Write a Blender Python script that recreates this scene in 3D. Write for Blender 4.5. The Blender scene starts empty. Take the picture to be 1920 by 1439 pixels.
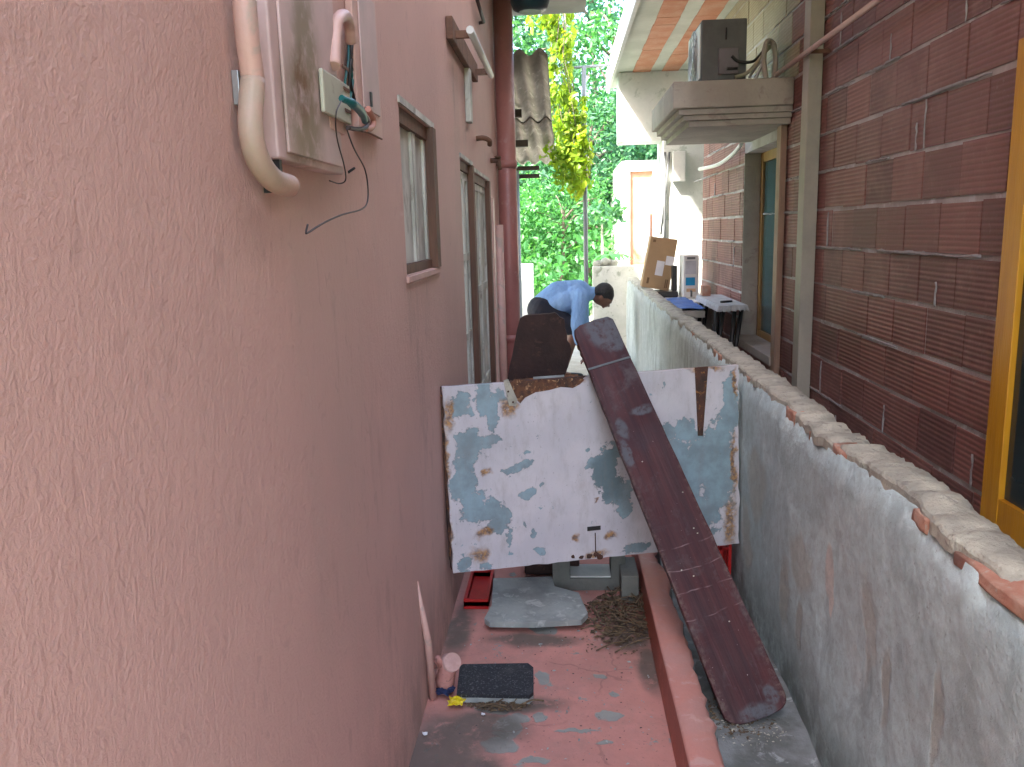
import bpy, bmesh, math, random
import numpy as np
from mathutils import Vector, Matrix, noise
random.seed(7)
rng = np.random.default_rng(11)
S = bpy.context.scene
COL = S.collection

# ---------------------------------------------------------------- camera
FPX, NX = 1520.0, 230.0            # focal length and nadir offset in px of a 1920-wide frame
_d = Vector((95, 287, -FPX)).normalized()
_u = -Vector((NX, -(FPX*FPX + 95*NX)/287, -FPX)).normalized()
_x = _d.cross(_u)
RW = Matrix((_x, _d, _u))
CAM = Vector((0, 0, 1.5))
cd = bpy.data.cameras.new('camera'); cam = bpy.data.objects.new('camera', cd); COL.objects.link(cam)
cd.sensor_width = 36; cd.lens = FPX/1920*36; cd.clip_start = .05; cd.clip_end = 900
cam.matrix_world = Matrix.Translation(CAM) @ RW.to_4x4()
S.camera = cam
S.render.resolution_x, S.render.resolution_y = 1024, 767

# ---------------------------------------------------------------- light
SUN_EL, SUN_AZ = math.radians(50), math.radians(-131)   # azimuth from +Y towards +X
w = bpy.data.worlds.new('World'); S.world = w; w.use_nodes = True
nt = w.node_tree
sk = nt.nodes.new('ShaderNodeTexSky'); sk.sky_type = 'NISHITA'; sk.sun_disc = False
sk.sun_elevation = SUN_EL; sk.sun_rotation = SUN_AZ; sk.dust_density = 4.0; sk.air_density = 1.0; sk.ozone_density = 1.0
bg = nt.nodes['Background']; bg.inputs['Strength'].default_value = .15
nt.links.new(sk.outputs[0], bg.inputs[0])
sd = bpy.data.lights.new('sun', 'SUN'); sd.energy = 3.6; sd.angle = math.radians(3); sd.color = (1, .95, .86)
so = bpy.data.objects.new('sun', sd); COL.objects.link(so)
sv = Vector((math.sin(SUN_AZ)*math.cos(SUN_EL), math.cos(SUN_AZ)*math.cos(SUN_EL), math.sin(SUN_EL)))
so.rotation_euler = sv.to_track_quat('Z', 'Y').to_euler(); so.location = (3, 5, 20)
S.view_settings.view_transform = 'Standard'; S.view_settings.look = 'None'
S.view_settings.exposure = 3.08; S.view_settings.gamma = 1

# ---------------------------------------------------------------- helpers
def ray(px, py): return RW @ Vector((px-960, 720-py, -FPX))
def P(px, py, X=None, Y=None, Z=None):
    r = ray(px, py)
    t = X/r.x if X is not None else (Y/r.y if Y is not None else (Z-1.5)/r.z)
    return CAM + r*t

def nd(nt, typ, props=None, ins=None):
    n = nt.nodes.new('ShaderNode'+typ)
    for k, v in (props or {}).items(): setattr(n, k, v)
    for k, v in (ins or {}).items():
        s = n.inputs[k]
        if isinstance(v, bpy.types.NodeSocket): nt.links.new(v, s)
        else: s.default_value = v
    return n
def col4(c): return (c[0], c[1], c[2], 1)
def mixc(nt, f, a, b, mode='MIX'):
    n = nd(nt, 'Mix', {'data_type': 'RGBA', 'blend_type': mode})
    for i, v in ((0, f), (6, a), (7, b)):
        if isinstance(v, bpy.types.NodeSocket): nt.links.new(v, n.inputs[i])
        else: n.inputs[i].default_value = v if i == 0 else col4(v)
    return n.outputs[2]
def mth(nt, op, a, b=0.0, c=0.0):
    n = nd(nt, 'Math', {'operation': op})
    for i, v in enumerate((a, b, c)):
        if isinstance(v, bpy.types.NodeSocket): nt.links.new(v, n.inputs[i])
        else: n.inputs[i].default_value = v
    return n.outputs[0]
def vmth(nt, op, a, b=(0, 0, 0), out=0):
    n = nd(nt, 'VectorMath', {'operation': op})
    for i, v in enumerate((a, b)):
        if isinstance(v, bpy.types.NodeSocket): nt.links.new(v, n.inputs[i])
        else: n.inputs[i].default_value = v
    return n.outputs[out]
def rmp(nt, v, a, b, lo=0.0, hi=1.0):
    n = nd(nt, 'MapRange', {'interpolation_type': 'SMOOTHSTEP'}, {0: v, 1: a, 2: b, 3: lo, 4: hi})
    return n.outputs[0]
def coords(nt, local=False):
    return nd(nt, 'TexCoord').outputs['Object'] if local else nd(nt, 'NewGeometry').outputs['Position']
def scaled(nt, v, s): return vmth(nt, 'MULTIPLY', v, s)
def noi(nt, v, scale, detail=4, rough=.55, dist=0.0, out=0):
    return nd(nt, 'TexNoise', None, {'Vector': v, 'Scale': scale, 'Detail': detail, 'Roughness': rough, 'Distortion': dist}).outputs[out]
def warp(nt, v, scale, amp):
    c = noi(nt, v, scale, 3, .6, 0, 1)
    return vmth(nt, 'ADD', v, vmth(nt, 'MULTIPLY', vmth(nt, 'SUBTRACT', c, (.5, .5, .5)), (amp, amp, amp)))
def spots(nt, v, lst, soft=.12, jit=None):
    """mask of (cx,cy,cz,rx,ry,rz) blobs"""
    cur = None
    for (cx, cy, cz, rx, ry, rz) in lst:
        q = vmth(nt, 'MULTIPLY', vmth(nt, 'SUBTRACT', v, (cx, cy, cz)), (1/rx, 1/ry, 1/rz))
        l = vmth(nt, 'LENGTH', q, out=1)
        cur = l if cur is None else mth(nt, 'MINIMUM', cur, l)
    if jit is not None: cur = mth(nt, 'ADD', cur, jit)
    return rmp(nt, cur, 1+soft, 1-soft)
def new_mat(name):
    m = bpy.data.materials.new(name); m.use_nodes = True
    return m, m.node_tree, m.node_tree.nodes['Principled BSDF']
def bump(nt, b, h, dist, strength=1.0, normal=None):
    n = nd(nt, 'Bump', None, {'Height': h, 'Distance': dist, 'Strength': strength})
    if normal is not None: nt.links.new(normal, n.inputs['Normal'])
    nt.links.new(n.outputs[0], b.inputs['Normal']); return n.outputs[0]
def simple(name, c1, c2=None, scale=8, rough=.7, bmp=.002, bscale=60, metal=0, sc=(1, 1, 1), c3=None, spec=.5):
    m, t, b = new_mat(name); v = scaled(t, coords(t), sc)
    c2 = c2 or tuple(x*.75 for x in c1)
    f = rmp(t, noi(t, v, scale, 6, .6), .38, .64)
    c = mixc(t, f, c1, c2)
    if c3: c = mixc(t, rmp(t, noi(t, v, scale*2.3, 6, .65, .5), .55, .66), c, c3)
    fine = noi(t, v, scale*9, 4, .7)
    c = mixc(t, mth(t, 'MULTIPLY', fine, .25), c, tuple(x*.5 for x in c1))
    t.links.new(c, b.inputs['Base Color'])
    b.inputs['Roughness'].default_value = rough; b.inputs['Metallic'].default_value = metal
    b.inputs['Specular IOR Level'].default_value = spec
    if bmp: bump(t, b, noi(t, v, bscale, 6, .65), bmp)
    return m

# ---- mesh builder
class MB:
    def __init__(s): s.bm = bmesh.new()
    def box(s, x0, x1, y0, y1, z0, z1, mi=0, mtx=None, bev=0):
        r = bmesh.ops.create_cube(s.bm, size=1)
        vs = r['verts']
        for v in vs: v.co = Vector(((x0+x1)/2+v.co.x*(x1-x0), (y0+y1)/2+v.co.y*(y1-y0), (z0+z1)/2+v.co.z*(z1-z0)))
        fs = list({f for v in vs for f in v.link_faces})
        for f in fs: f.material_index = mi
        if bev:
            es = list({e for v in vs for e in v.link_edges})
            rr = bmesh.ops.bevel(s.bm, geom=es, offset=bev, segments=2, affect='EDGES', profile=.5)
            vs = list({v for f in rr['faces'] for v in f.verts} | {v for v in vs if v.is_valid})
        if mtx: 
            for v in vs: v.co = mtx @ v.co
        return s
    def tube(s, pts, r, seg=10, caps=True, mi=0):
        pts = [Vector(p) for p in pts]; n = len(pts)
        rs = r if isinstance(r, (list, tuple)) else [r]*n
        rings = []; up = None
        for i, p in enumerate(pts):
            t = (pts[min(i+1, n-1)]-pts[max(i-1, 0)]).normalized()
            if up is None: up = Vector((0, 0, 1)) if abs(t.z) < .9 else Vector((1, 0, 0))
            a = t.cross(up).normalized(); up = a.cross(t).normalized()
            rings.append([s.bm.verts.new(p+(a*math.cos(k*2*math.pi/seg)+up*math.sin(k*2*math.pi/seg))*rs[i]) for k in range(seg)])
        for i in range(n-1):
            for k in range(seg):
                f = s.bm.faces.new((rings[i][k], rings[i][(k+1) % seg], rings[i+1][(k+1) % seg], rings[i+1][k])); f.smooth = True; f.material_index = mi
        if caps:
            s.bm.faces.new(rings[0][::-1]).material_index = mi; s.bm.faces.new(rings[-1]).material_index = mi
        return s
    def prism(s, poly, a, b, mi=0):
        """poly: list of 3d points, extruded by vector b-a"""
        d = Vector(b)-Vector(a)
        v0 = [s.bm.verts.new(Vector(p)) for p in poly]; v1 = [s.bm.verts.new(Vector(p)+d) for p in poly]
        n = len(poly)
        s.bm.faces.new(v0[::-1]).material_index = mi; s.bm.faces.new(v1).material_index = mi
        for i in range(n): s.bm.faces.new((v0[i], v0[(i+1) % n], v1[(i+1) % n], v1[i])).material_index = mi
        return s
    def ell(s, c, r, seg=16, mtx=None):
        q = bmesh.ops.create_uvsphere(s.bm, u_segments=seg, v_segments=max(6, seg*2//3), radius=1)
        for v in q['verts']:
            v.co = Vector((v.co.x*r[0], v.co.y*r[1], v.co.z*r[2]))
            if mtx: v.co = mtx @ v.co
            v.co += Vector(c)
        for f in {f for v in q['verts'] for f in v.link_faces}: f.smooth = True
        return s
    def quad(s, a, b, c, d, mi=0):
        f = s.bm.faces.new([s.bm.verts.new(Vector(p)) for p in (a, b, c, d)]); f.material_index = mi; return s
    def build(s, name, m, parent=None, loc=None, weld=False):
        if weld: bmesh.ops.remove_doubles(s.bm, verts=s.bm.verts, dist=1e-5)
        bmesh.ops.recalc_face_normals(s.bm, faces=s.bm.faces)
        me = bpy.data.meshes.new(name); s.bm.to_mesh(me); s.bm.free()
        return link(name, me, m, parent)
def link(name, me, m, parent=None):
    o = bpy.data.objects.new(name, me); COL.objects.link(o)
    for q in (m if isinstance(m, (list, tuple)) else [m]): me.materials.append(q)
    if parent is not None:
        o.parent = parent
        o.matrix_parent_inverse = Matrix.Identity(4)
        # meshes are authored in world space; shift into the parent's frame
        if parent.get('_abs') is None: pass
        me.transform(world_of(parent).inverted())
    return o
def world_of(o):
    m = o.matrix_basis.copy()
    while o.parent: o = o.parent; m = o.matrix_basis @ m
    return m
def thing(name, label, cat, loc=(0, 0, 0), group=None, mtx=None):
    o = bpy.data.objects.new(name, None); COL.objects.link(o); o.empty_display_size = .1
    if mtx is not None: o.matrix_basis = mtx
    else: o.location = loc
    o['label'] = label; o['category'] = cat
    if group: o['group'] = group
    return o
def tag(o, label, cat, group=None):
    o['label'] = label; o['category'] = cat
    if group: o['group'] = group
    return o
def struct(o): o['kind'] = 'structure'; return o
def curve_pts(pts, n=8):
    """Catmull-Rom through points"""
    pts = [Vector(p) for p in pts]; q = [pts[0]*2-pts[1]]+pts+[pts[-1]*2-pts[-2]]; out = []
    for i in range(1, len(q)-2):
        for k in range(n):
            t = k/n; a, b, c, d = q[i-1:i+3]
            out.append(.5*((2*b)+(c-a)*t+(2*a-5*b+4*c-d)*t*t+(-a+3*b-3*c+d)*t**3))
    out.append(pts[-1]); return out
def grid_sheet(name, x0, x1, y0, y1, nx, ny, zf, m, parent=None):
    bm = bmesh.new(); V = [[bm.verts.new((x0+(x1-x0)*i/nx, y0+(y1-y0)*j/ny, zf(x0+(x1-x0)*i/nx, y0+(y1-y0)*j/ny))) for i in range(nx+1)] for j in range(ny+1)]
    for j in range(ny):
        for i in range(nx): bm.faces.new((V[j][i], V[j][i+1], V[j+1][i+1], V[j+1][i])).smooth = True
    me = bpy.data.meshes.new(name); bm.to_mesh(me); bm.free(); return link(name, me, m, parent)
def wall_y(name, X0, X1, y0, y1, z0, z1, holes, m, parent, revealX=None):
    """wall slab between X0 (face) and X1 (back), spanning y and z, with rectangular holes (y0,y1,z0,z1)"""
    ys = sorted({y0, y1, *[h[0] for h in holes], *[h[1] for h in holes]}); zs = sorted({z0, z1, *[h[2] for h in holes], *[h[3] for h in holes]})
    def hole(a, b): return any(h[0]-1e-6 <= a and b[0] <= h[1]+1e-6 and h[2]-1e-6 <= b[1] and b[2] <= h[3]+1e-6 for h in holes)
    solid = {}
    for i in range(len(ys)-1):
        for j in range(len(zs)-1):
            solid[i, j] = not any(h[0] <= (ys[i]+ys[i+1])/2 <= h[1] and h[2] <= (zs[j]+zs[j+1])/2 <= h[3] for h in holes)
    mb = MB()
    for (i, j), s in solid.items():
        if not s: continue
        a, b, c, d = ys[i], ys[i+1], zs[j], zs[j+1]
        mb.quad((X0, a, c), (X0, b, c), (X0, b, d), (X0, a, d)); mb.quad((X1, a, c), (X1, a, d), (X1, b, d), (X1, b, c))
        if not solid.get((i-1, j), False): mb.quad((X0, a, c), (X0, a, d), (X1, a, d), (X1, a, c))
        if not solid.get((i+1, j), False): mb.quad((X0, b, c), (X1, b, c), (X1, b, d), (X0, b, d))
        if not solid.get((i, j-1), False): mb.quad((X0, a, c), (X1, a, c), (X1, b, c), (X0, b, c))
        if not solid.get((i, j+1), False): mb.quad((X0, a, d), (X0, b, d), (X1, b, d), (X1, a, d))
    return mb.build(name, m, parent, weld=True)

LX, RX, BX, KX = -.465, .71, 1.38, .30     # left wall, low wall face, brick wall face, kerb face

# ---------------------------------------------------------------- materials
def m_stucco(name, c1, c2, dirt=(.25, .17, .14)):
    m, t, b = new_mat(name); v = coords(t)
    big = rmp(t, noi(t, v, 1.1, 4, .55), .35, .68)
    c = mixc(t, big, c1, c2)
    c = mixc(t, rmp(t, noi(t, scaled(t, v, (1, 1, .35)), 3.2, 6, .7), .56, .75, 0, .45), c, dirt)
    vv = scaled(t, v, (1, 1, .5))
    vw = warp(t, vv, 9, .06)
    lumps = noi(t, vw, 30, 4, .55, 1.1)
    strokes = noi(t, scaled(t, warp(t, v, 22, .03), (1, 1, .7)), 62, 3, .55, 1.8)
    fine = noi(t, v, 260, 3, .6)
    pits = rmp(t, lumps, .30, .40)
    c = mixc(t, mth(t, 'MULTIPLY', mth(t, 'SUBTRACT', 1, pits), .30), c, tuple(x*.6 for x in c1))
    zz_ = nd(t, 'SeparateXYZ', None, {0: v}).outputs[2]
    st = mth(t, 'MULTIPLY', rmp(t, zz_, .55, .02), rmp(t, noi(t, vw, 5, 7, .75), .34, .62))
    c = mixc(t, mth(t, 'MULTIPLY', st, .55), c, (.24, .18, .15))
    c = mixc(t, rmp(t, noi(t, scaled(t, vw, (1, 1, .3)), 1.7, 7, .65), .52, .66, 0, .22), c, (.42, .33, .28))
    # chips and scratches where the paint is gone
    chip = rmp(t, noi(t, vw, 13, 5, .7, 1.2), .73, .76, 0, .5)
    c = mixc(t, chip, c, (.42, .36, .33))
    t.links.new(c, b.inputs['Base Color']); b.inputs['Roughness'].default_value = .62; b.inputs['Specular IOR Level'].default_value = .35
    h = mth(t, 'ADD', mth(t, 'MULTIPLY', lumps, .9), mth(t, 'ADD', mth(t, 'MULTIPLY', strokes, .55), mth(t, 'MULTIPLY', noi(t, v, 150, 5, .7), .55)))
    bump(t, b, h, .0045, .7); return m
PINK = (.63, .405, .355)
M_pink = m_stucco('pink_stucco', PINK, (.565, .36, .315))
M_pinkpaint = simple('pink_painted_pvc', (.66, .42, .36), (.58, .36, .31), 5, .45, .0008, 120, c3=(.46, .36, .31))
M_pinkmetal = None

def m_floor():
    m, t, b = new_mat('worn_red_floor_paint'); v = coords(t); vw = warp(t, v, 7, .09); vf = warp(t, vw, 40, .02)
    c = mixc(t, rmp(t, noi(t, v, 3, 5, .6), .35, .65), (.56, .26, .215), (.46, .22, .185))
    c = mixc(t, rmp(t, noi(t, v, 14, 5, .7), .5, .7, 0, .35), c, (.62, .28, .24))
    grey = mixc(t, noi(t, v, 12, 5, .6), (.21, .22, .20), (.34, .36, .33))
    L = []
    for (px, py, rx, ry) in [(940, 1400, .045, .03), (950, 1365, .03, .05), (1140, 1345, .028, .018), (1148, 1302, .018, .012), (975, 1345, .03, .022), (1015, 1345, .015, .02), (1010, 1270, .02, .03), (1135, 1395, .018, .008), (1125, 1270, .01, .012), (1000, 1425, .035, .012), (1020, 1180, .04, .03), (1090, 1372, .05, .008), (920, 1330, .05, .02)]:
        q = P(px, py, Z=0); L.append((q.x, q.y, 0, rx*1.25, ry*1.35, 1))
    pm = spots(t, vf, L, .10)
    gen = rmp(t, noi(t, vw, 9, 6, .7), .62, .655)
    c = mixc(t, mth(t, 'MAXIMUM', pm, gen), c, grey)
    D = []
    for (px, py, rx, ry) in [(830, 1400, .13, .18), (900, 1365, .13, .09), (880, 1439, .10, .06), (800, 1439, .14, .14), (1180, 1190, .10, .14), (1000, 1200, .16, .05), (860, 1180, .05, .2), (960, 1320, .16, .05), (1220, 1250, .05, .15)]:
        q = P(px, py, Z=0); D.append((q.x, q.y, 0, rx, ry, 1))
    dm = mth(t, 'MULTIPLY', spots(t, vw, D, .45), rmp(t, noi(t, vf, 16, 6, .75), .22, .48))
    c = mixc(t, mth(t, 'MULTIPLY', dm, .9), c, (.105, .095, .078))
    vo = nd(t, 'TexVoronoi', {'feature': 'DISTANCE_TO_EDGE'}, {'Vector': warp(t, v, 6, .12), 'Scale': 2.6}).outputs[0]
    c = mixc(t, mth(t, 'MULTIPLY', rmp(t, vo, .012, .003), rmp(t, noi(t, v, 3), .48, .60, 0, .35)), c, (.14, .08, .07))
    c = mixc(t, rmp(t, noi(t, vf, 5, 7, .75), .48, .72, 0, .55), c, (.30, .20, .17))
    c = mixc(t, rmp(t, noi(t, v, 90, 3, .7), .62, .72, 0, .7), c, (.12, .09, .08))
    t.links.new(c, b.inputs['Base Color'])
    t.links.new(rmp(t, noi(t, v, 11), .3, .7, .6, .85), b.inputs['Roughness'])
    bump(t, b, mth(t, 'ADD', noi(t, v, 30, 5, .6), mth(t, 'MULTIPLY', mth(t, 'MAXIMUM', pm, gen), -.3)), .004, .7); return m
M_floor = m_floor()
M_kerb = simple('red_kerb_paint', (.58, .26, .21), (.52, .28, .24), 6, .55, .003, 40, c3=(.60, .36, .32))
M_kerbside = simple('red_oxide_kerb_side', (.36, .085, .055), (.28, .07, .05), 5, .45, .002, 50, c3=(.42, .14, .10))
M_gutter = simple('dirty_concrete', (.25, .27, .27), (.13, .14, .13), 6, .75, .006, 35, c3=(.42, .45, .45))
M_earth = simple('pale_dusty_ground', (.50, .48, .42), (.36, .33, .27), 2, .9, .01, 20)
M_grass = simple('green_ground_cover', (.05, .13, .03), (.09, .2, .04), 1.5, .9, .05, 9)

def m_lowwall():
    m, t, b = new_mat('weathered_cement_render'); v = coords(t); vw = warp(t, v, 2.2, .30); vf = warp(t, vw, 14, .05)
    c = mixc(t, rmp(t, noi(t, vw, 1.9, 6, .6, .6), .36, .64), (.42, .53, .535), (.59, .72, .72))
    c = mixc(t, rmp(t, noi(t, scaled(t, vf, (1, 1, .45)), 3.7, 6, .7, 1.0), .50, .66, 0, .6), c, (.30, .38, .385))
    c = mixc(t, rmp(t, noi(t, vw, 5.5, 5, .65), .58, .70, 0, .8), c, (.62, .72, .71))
    T = []
    for (px, py, ry, rz) in [(1650, 1280, .03, .11), (1755, 1340, .025, .12), (1500, 1040, .10, .09), (1420, 920, .12, .10), (1475, 1110, .05, .12), (1620, 1170, .035, .12), (1400, 1000, .08, .12), (1500, 1160, .03, .08)]:
        q = P(px, py, X=RX); T.append((RX, q.y, q.z, .5, ry, rz))
    tm = mth(t, 'MULTIPLY', spots(t, vf, T, .25), rmp(t, noi(t, v, 22, 6, .7), .28, .5, .5, 1))
    sand = mixc(t, noi(t, v, 120, 3, .7), (.32, .29, .22), (.52, .47, .38))
    c = mixc(t, mth(t, 'MULTIPLY', tm, .5), c, sand)
    q = P(1545, 1085, X=RX)
    wm = spots(t, vf, [(RX, q.y, q.z, .5, .045, .07), (RX, q.y-.02, q.z-.06, .5, .02, .05)], .15)
    c = mixc(t, wm, c, (.66, .62, .57))
    # streaks from the top on the far stretch, mossy
    sy = nd(t, 'SeparateXYZ', None, {0: v}).outputs
    far = rmp(t, sy[1], 3.0, 5.5)
    st = rmp(t, noi(t, scaled(t, v, (1, 1, .16)), 12, 7, .75), .42, .66)
    c = mixc(t, mth(t, 'MULTIPLY', far, .6), c, (.48, .47, .42))
    c = mixc(t, mth(t, 'MULTIPLY', mth(t, 'MULTIPLY', mth(t, 'MULTIPLY', st, far), rmp(t, noi(t, v, 2.3, 3), .42, .6, .15, 1)), .75), c, (.13, .14, .10))
    foot = rmp(t, sy[2], .28, .02)
    c = mixc(t, mth(t, 'MULTIPLY', foot, rmp(t, noi(t, v, 8, 5, .7), .3, .6, .15, .85)), c, (.10, .115, .10))
    c = mixc(t, rmp(t, noi(t, v, 26, 7, .75), .36, .66, 0, .40), c, (.23, .26, .25))
    c = mixc(t, rmp(t, noi(t, v, 70, 4, .75), .60, .72, 0, .6), c, (.15, .155, .14))
    t.links.new(c, b.inputs['Base Color']); b.inputs['Roughness'].default_value = .72
    h = mth(t, 'ADD', noi(t, warp(t, v, 3, .08), 13, 7, .65), mth(t, 'ADD', mth(t, 'MULTIPLY', tm, -.4), mth(t, 'MULTIPLY', noi(t, v, 110, 5, .75), .35)))
    bump(t, b, h, .010, .8); return m
M_low = m_lowwall()
M_cap = simple('cream_mortar', (.52, .51, .42), (.36, .355, .30), 13, .85, .008, 70, c3=(.28, .27, .24))
M_obrick = simple('broken_orange_brick', (.50, .24, .165), (.56, .36, .27), 18, .85, .006, 60, c3=(.50, .42, .34))

def m_brick(name, c1, c2, c3):
    m, t, b = new_mat(name); v = coords(t)
    rnd = nd(t, 'NewGeometry').outputs['Random Per Island']
    c = mixc(t, rnd, c1, c2)
    c = mixc(t, rmp(t, noi(t, v, 4, 6, .65), .45, .7, 0, .6), c, c3)
    z = nd(t, 'SeparateXYZ', None, {0: v}).outputs[2]
    s = mth(t, 'SINE', mth(t, 'MULTIPLY', mth(t, 'ADD', z, mth(t, 'MULTIPLY', noi(t, v, 3), .006)), 2*math.pi/.0194))
    groove = rmp(t, s, -.2, -.9)
    c = mixc(t, mth(t, 'MULTIPLY', groove, .26), c, tuple(x*.45 for x in c1))
    c = mixc(t, rmp(t, noi(t, v, 28, 6, .75), .60, .70, 0, .5), c, (.30, .22, .20))
    t.links.new(c, b.inputs['Base Color']); b.inputs['Roughness'].default_value = .55; b.inputs['Specular IOR Level'].default_value = .3
    bump(t, b, mth(t, 'ADD', mth(t, 'MULTIPLY', s, .5), mth(t, 'MULTIPLY', noi(t, v, 70, 4, .7), .4)),   .0030, .75); return m
M_brick = m_brick('ridged_hollow_brick', (.27, .118, .105), (.165, .078, .073), (.33, .18, .16))
M_brickc = m_brick('cream_brick', (.42, .36, .26), (.34, .28, .2), (.48, .44, .34))  # paler cream version of the brick, used above the canopy
M_mortar = simple('grey_mortar', (.54, .52, .52), (.36, .32, .31), 3, .9, .006, 50, c3=(.62, .63, .65))
M_paleconc = simple('painted_concrete', (.46, .43, .38), (.38, .35, .31), 4, .7, .003, 40, c3=(.33, .29, .26))
M_pilaster = simple('grey_green_paint', (.40, .38, .32), (.34, .33, .29), 5, .6, .002, 40)
M_soffit = simple('whitewashed_soffit', (.62, .66, .58), (.52, .56, .48), 2.5, .8, .003, 30)
M_clay = simple('clay_soffit_block', (.58, .25, .14), (.62, .34, .22), 5, .8, .004, 40)
M_white = simple('white_render', (.80, .82, .78), (.68, .72, .68), 2.5, .8, .003, 30, c3=(.5, .55, .5))
M_whitepl = simple('white_plastic', (.78, .78, .75), (.72, .72, .7), 6, .4, 0, 50)
M_cream = simple('cream_plastic', (.50, .49, .38), (.44, .42, .33), 9, .5, .0005, 60, c3=(.38, .34, .26))
M_black = simple('black_plastic', (.015, .015, .017), (.03, .03, .03), 8, .45, .0005, 80)
M_wire = simple('dark_wire', (.05, .03, .028), (.03, .02, .02), 8, .5, 0)
M_teal = simple('teal_tape', (.01, .16, .16), (.01, .10, .11), 14, .4, .001, 80)
M_rustc = simple('rusted_copper_brown', (.20, .10, .06), (.12, .06, .04), 14, .8, .002, 80)
M_wood = simple('old_brown_wood', (.16, .075, .045), (.10, .05, .033), 5, .65, .002, 30, sc=(4, 4, .5))
M_woodlt = simple('light_wood_trim', (.40, .27, .19), (.30, .20, .15), 5, .65, .002, 30, sc=(4, 4, .5))
M_shut = simple('peeling_white_paint', (.66, .66, .60), (.42, .42, .37), 7, .7, .002, 40, c3=(.30, .28, .24), sc=(1, 1, .4))
M_yel = simple('yellow_varnished_wood', (.62, .30, .012), (.50, .22, .01), 4, .4, .0015, 30, sc=(5, 5, .5))
M_glass = simple('dark_window_glass', (.02, .035, .04), (.03, .05, .055), 2, .12, 0)
M_alu = simple('dull_aluminium', (.45, .46, .47), (.35, .36, .37), 9, .35, .0005, 60, metal=.8)
M_pipe = simple('red_painted_downpipe', (.42, .17, .15), (.36, .15, .135), 3, .38, .001, 40, c3=(.45, .24, .22))
M_asb = simple('old_fibre_cement', (.33, .30, .27), (.20, .18, .16), 4, .9, .004, 40, sc=(2, .5, 1), c3=(.42, .40, .36))
M_dark = simple('dark_timber_and_backing', (.025, .02, .018), (.04, .03, .025), 6, .8, .002, 40)
M_gpost = simple('grey_steel', (.17, .19, .22), (.22, .24, .27), 3, .5, .001, 40)
M_card = simple('cardboard', (.46, .31, .17), (.40, .27, .15), 4, .85, .001, 40)
M_blue = simple('blue_tarp', (.04, .17, .55), (.03, .12, .42), 5, .5, .01, 12)
M_bluesq = simple('blue_sticker', (.0, .28, .55), (.0, .24, .5), 5, .4, 0)
M_paper = simple('white_label_paper', (.78, .78, .8), (.7, .7, .74), 9, .7, 0)
M_redpl = simple('red_crate_plastic', (.55, .02, .018), (.42, .015, .015), 8, .4, .001, 60)
M_leaf_dry = simple('dry_leaves', (.16, .11, .06), (.09, .065, .045), 30, .9, .002, 80, c3=(.26, .19, .11))
M_acgrey = simple('faded_ac_casing', (.15, .16, .165), (.115, .12, .125), 5, .6, .001, 40)
M_slab = simple('grey_cement_board', (.38, .42, .40), (.26, .29, .28), 8, .7, .002, 40, c3=(.5, .54, .52))
M_block = simple('grey_green_concrete_block', (.19, .20, .175), (.14, .15, .13), 9, .85, .004, 60)

def m_rustbox():
    m, t, b = new_mat('pink_metal_with_rust'); v = coords(t); vw = warp(t, v, 12, .05)
    c = mixc(t, rmp(t, noi(t, v, 6, 5, .6), .35, .65), (.60, .44, .42), (.50, .38, .36))
    c = mixc(t, rmp(t, noi(t, v, 3, 4), .5, .65, 0, .6), c, (.36, .28, .25))
    q = P(560, 190, X=LX+.03); q2 = P(562, 90, X=LX+.03)
    Lm = spots(t, vw, [(q.x, q.y, q.z-.02, 1, .09, .12), (q2.x, q2.y, q2.z, 1, .07, .10)], .5)
    Lm2 = spots(t, vw, [(q.x, q.y-.01, q.z+.02, 1, .035, .06)], .5)
    c = mixc(t, mth(t, 'MULTIPLY', mth(t, 'MULTIPLY', Lm, rmp(t, noi(t, vw, 18, 5, .65), .25, .55)), .9), c, (.22, .17, .10))
    c = mixc(t, mth(t, 'MULTIPLY', mth(t, 'MULTIPLY', Lm2, rmp(t, noi(t, vw, 30, 5, .7), .3, .6)), .9), c, (.16, .07, .02))
    t.links.new(c, b.inputs['Base Color']); b.inputs['Roughness'].default_value = .5
    bump(t, b, noi(t, v, 40, 5, .6), .001); return m
M_rustbox = m_rustbox()

def m_leaf(name, cs, tr=.45, rough=.45):
    m = bpy.data.materials.new(name); m.use_nodes = True; t = m.node_tree; b = t.nodes['Principled BSDF']
    rnd = nd(t, 'NewGeometry').outputs['Random Per Island']
    r = nd(t, 'ValToRGB', None, {0: rnd}); e = r.color_ramp.elements
    e[0].color = col4(cs[0]); e[1].color = col4(cs[-1])
    for i, c in enumerate(cs[1:-1]): q = e.new((i+1)/(len(cs)-1)); q.color = col4(c)
    big = noi(t, coords(t), .8, 2)
    c = mixc(t, rmp(t, big, .4, .65, 0, .5), r.outputs[0], cs[0])
    t.links.new(c, b.inputs['Base Color']); b.inputs['Roughness'].default_value = rough
    tb = nd(t, 'BsdfTranslucent'); t.links.new(mixc(t, 1.0, c, (1.6, 1.7, .7), 'MULTIPLY'), tb.inputs[0])
    mx = nd(t, 'MixShader', None, {0: tr, 1: b.outputs[0], 2: tb.outputs[0]})
    t.links.new(mx.outputs[0], t.nodes['Material Output'].inputs[0]); return m
G1 = m_leaf('green_leaves', [(.03, .10, .06), (.05, .16, .08), (.07, .21, .10), (.12, .27, .12)])
G2 = m_leaf('bluish_green_leaves', [(.03, .11, .075), (.05, .17, .105), (.09, .24, .14)])
G3 = m_leaf('yellow_green_vine_leaves', [(.10, .19, .02), (.20, .29, .025), (.32, .38, .03), (.15, .26, .03)], .5)
G4 = m_leaf('bright_green_leaves', [(.035, .14, .045), (.06, .21, .07), (.10, .27, .08)])
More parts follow.
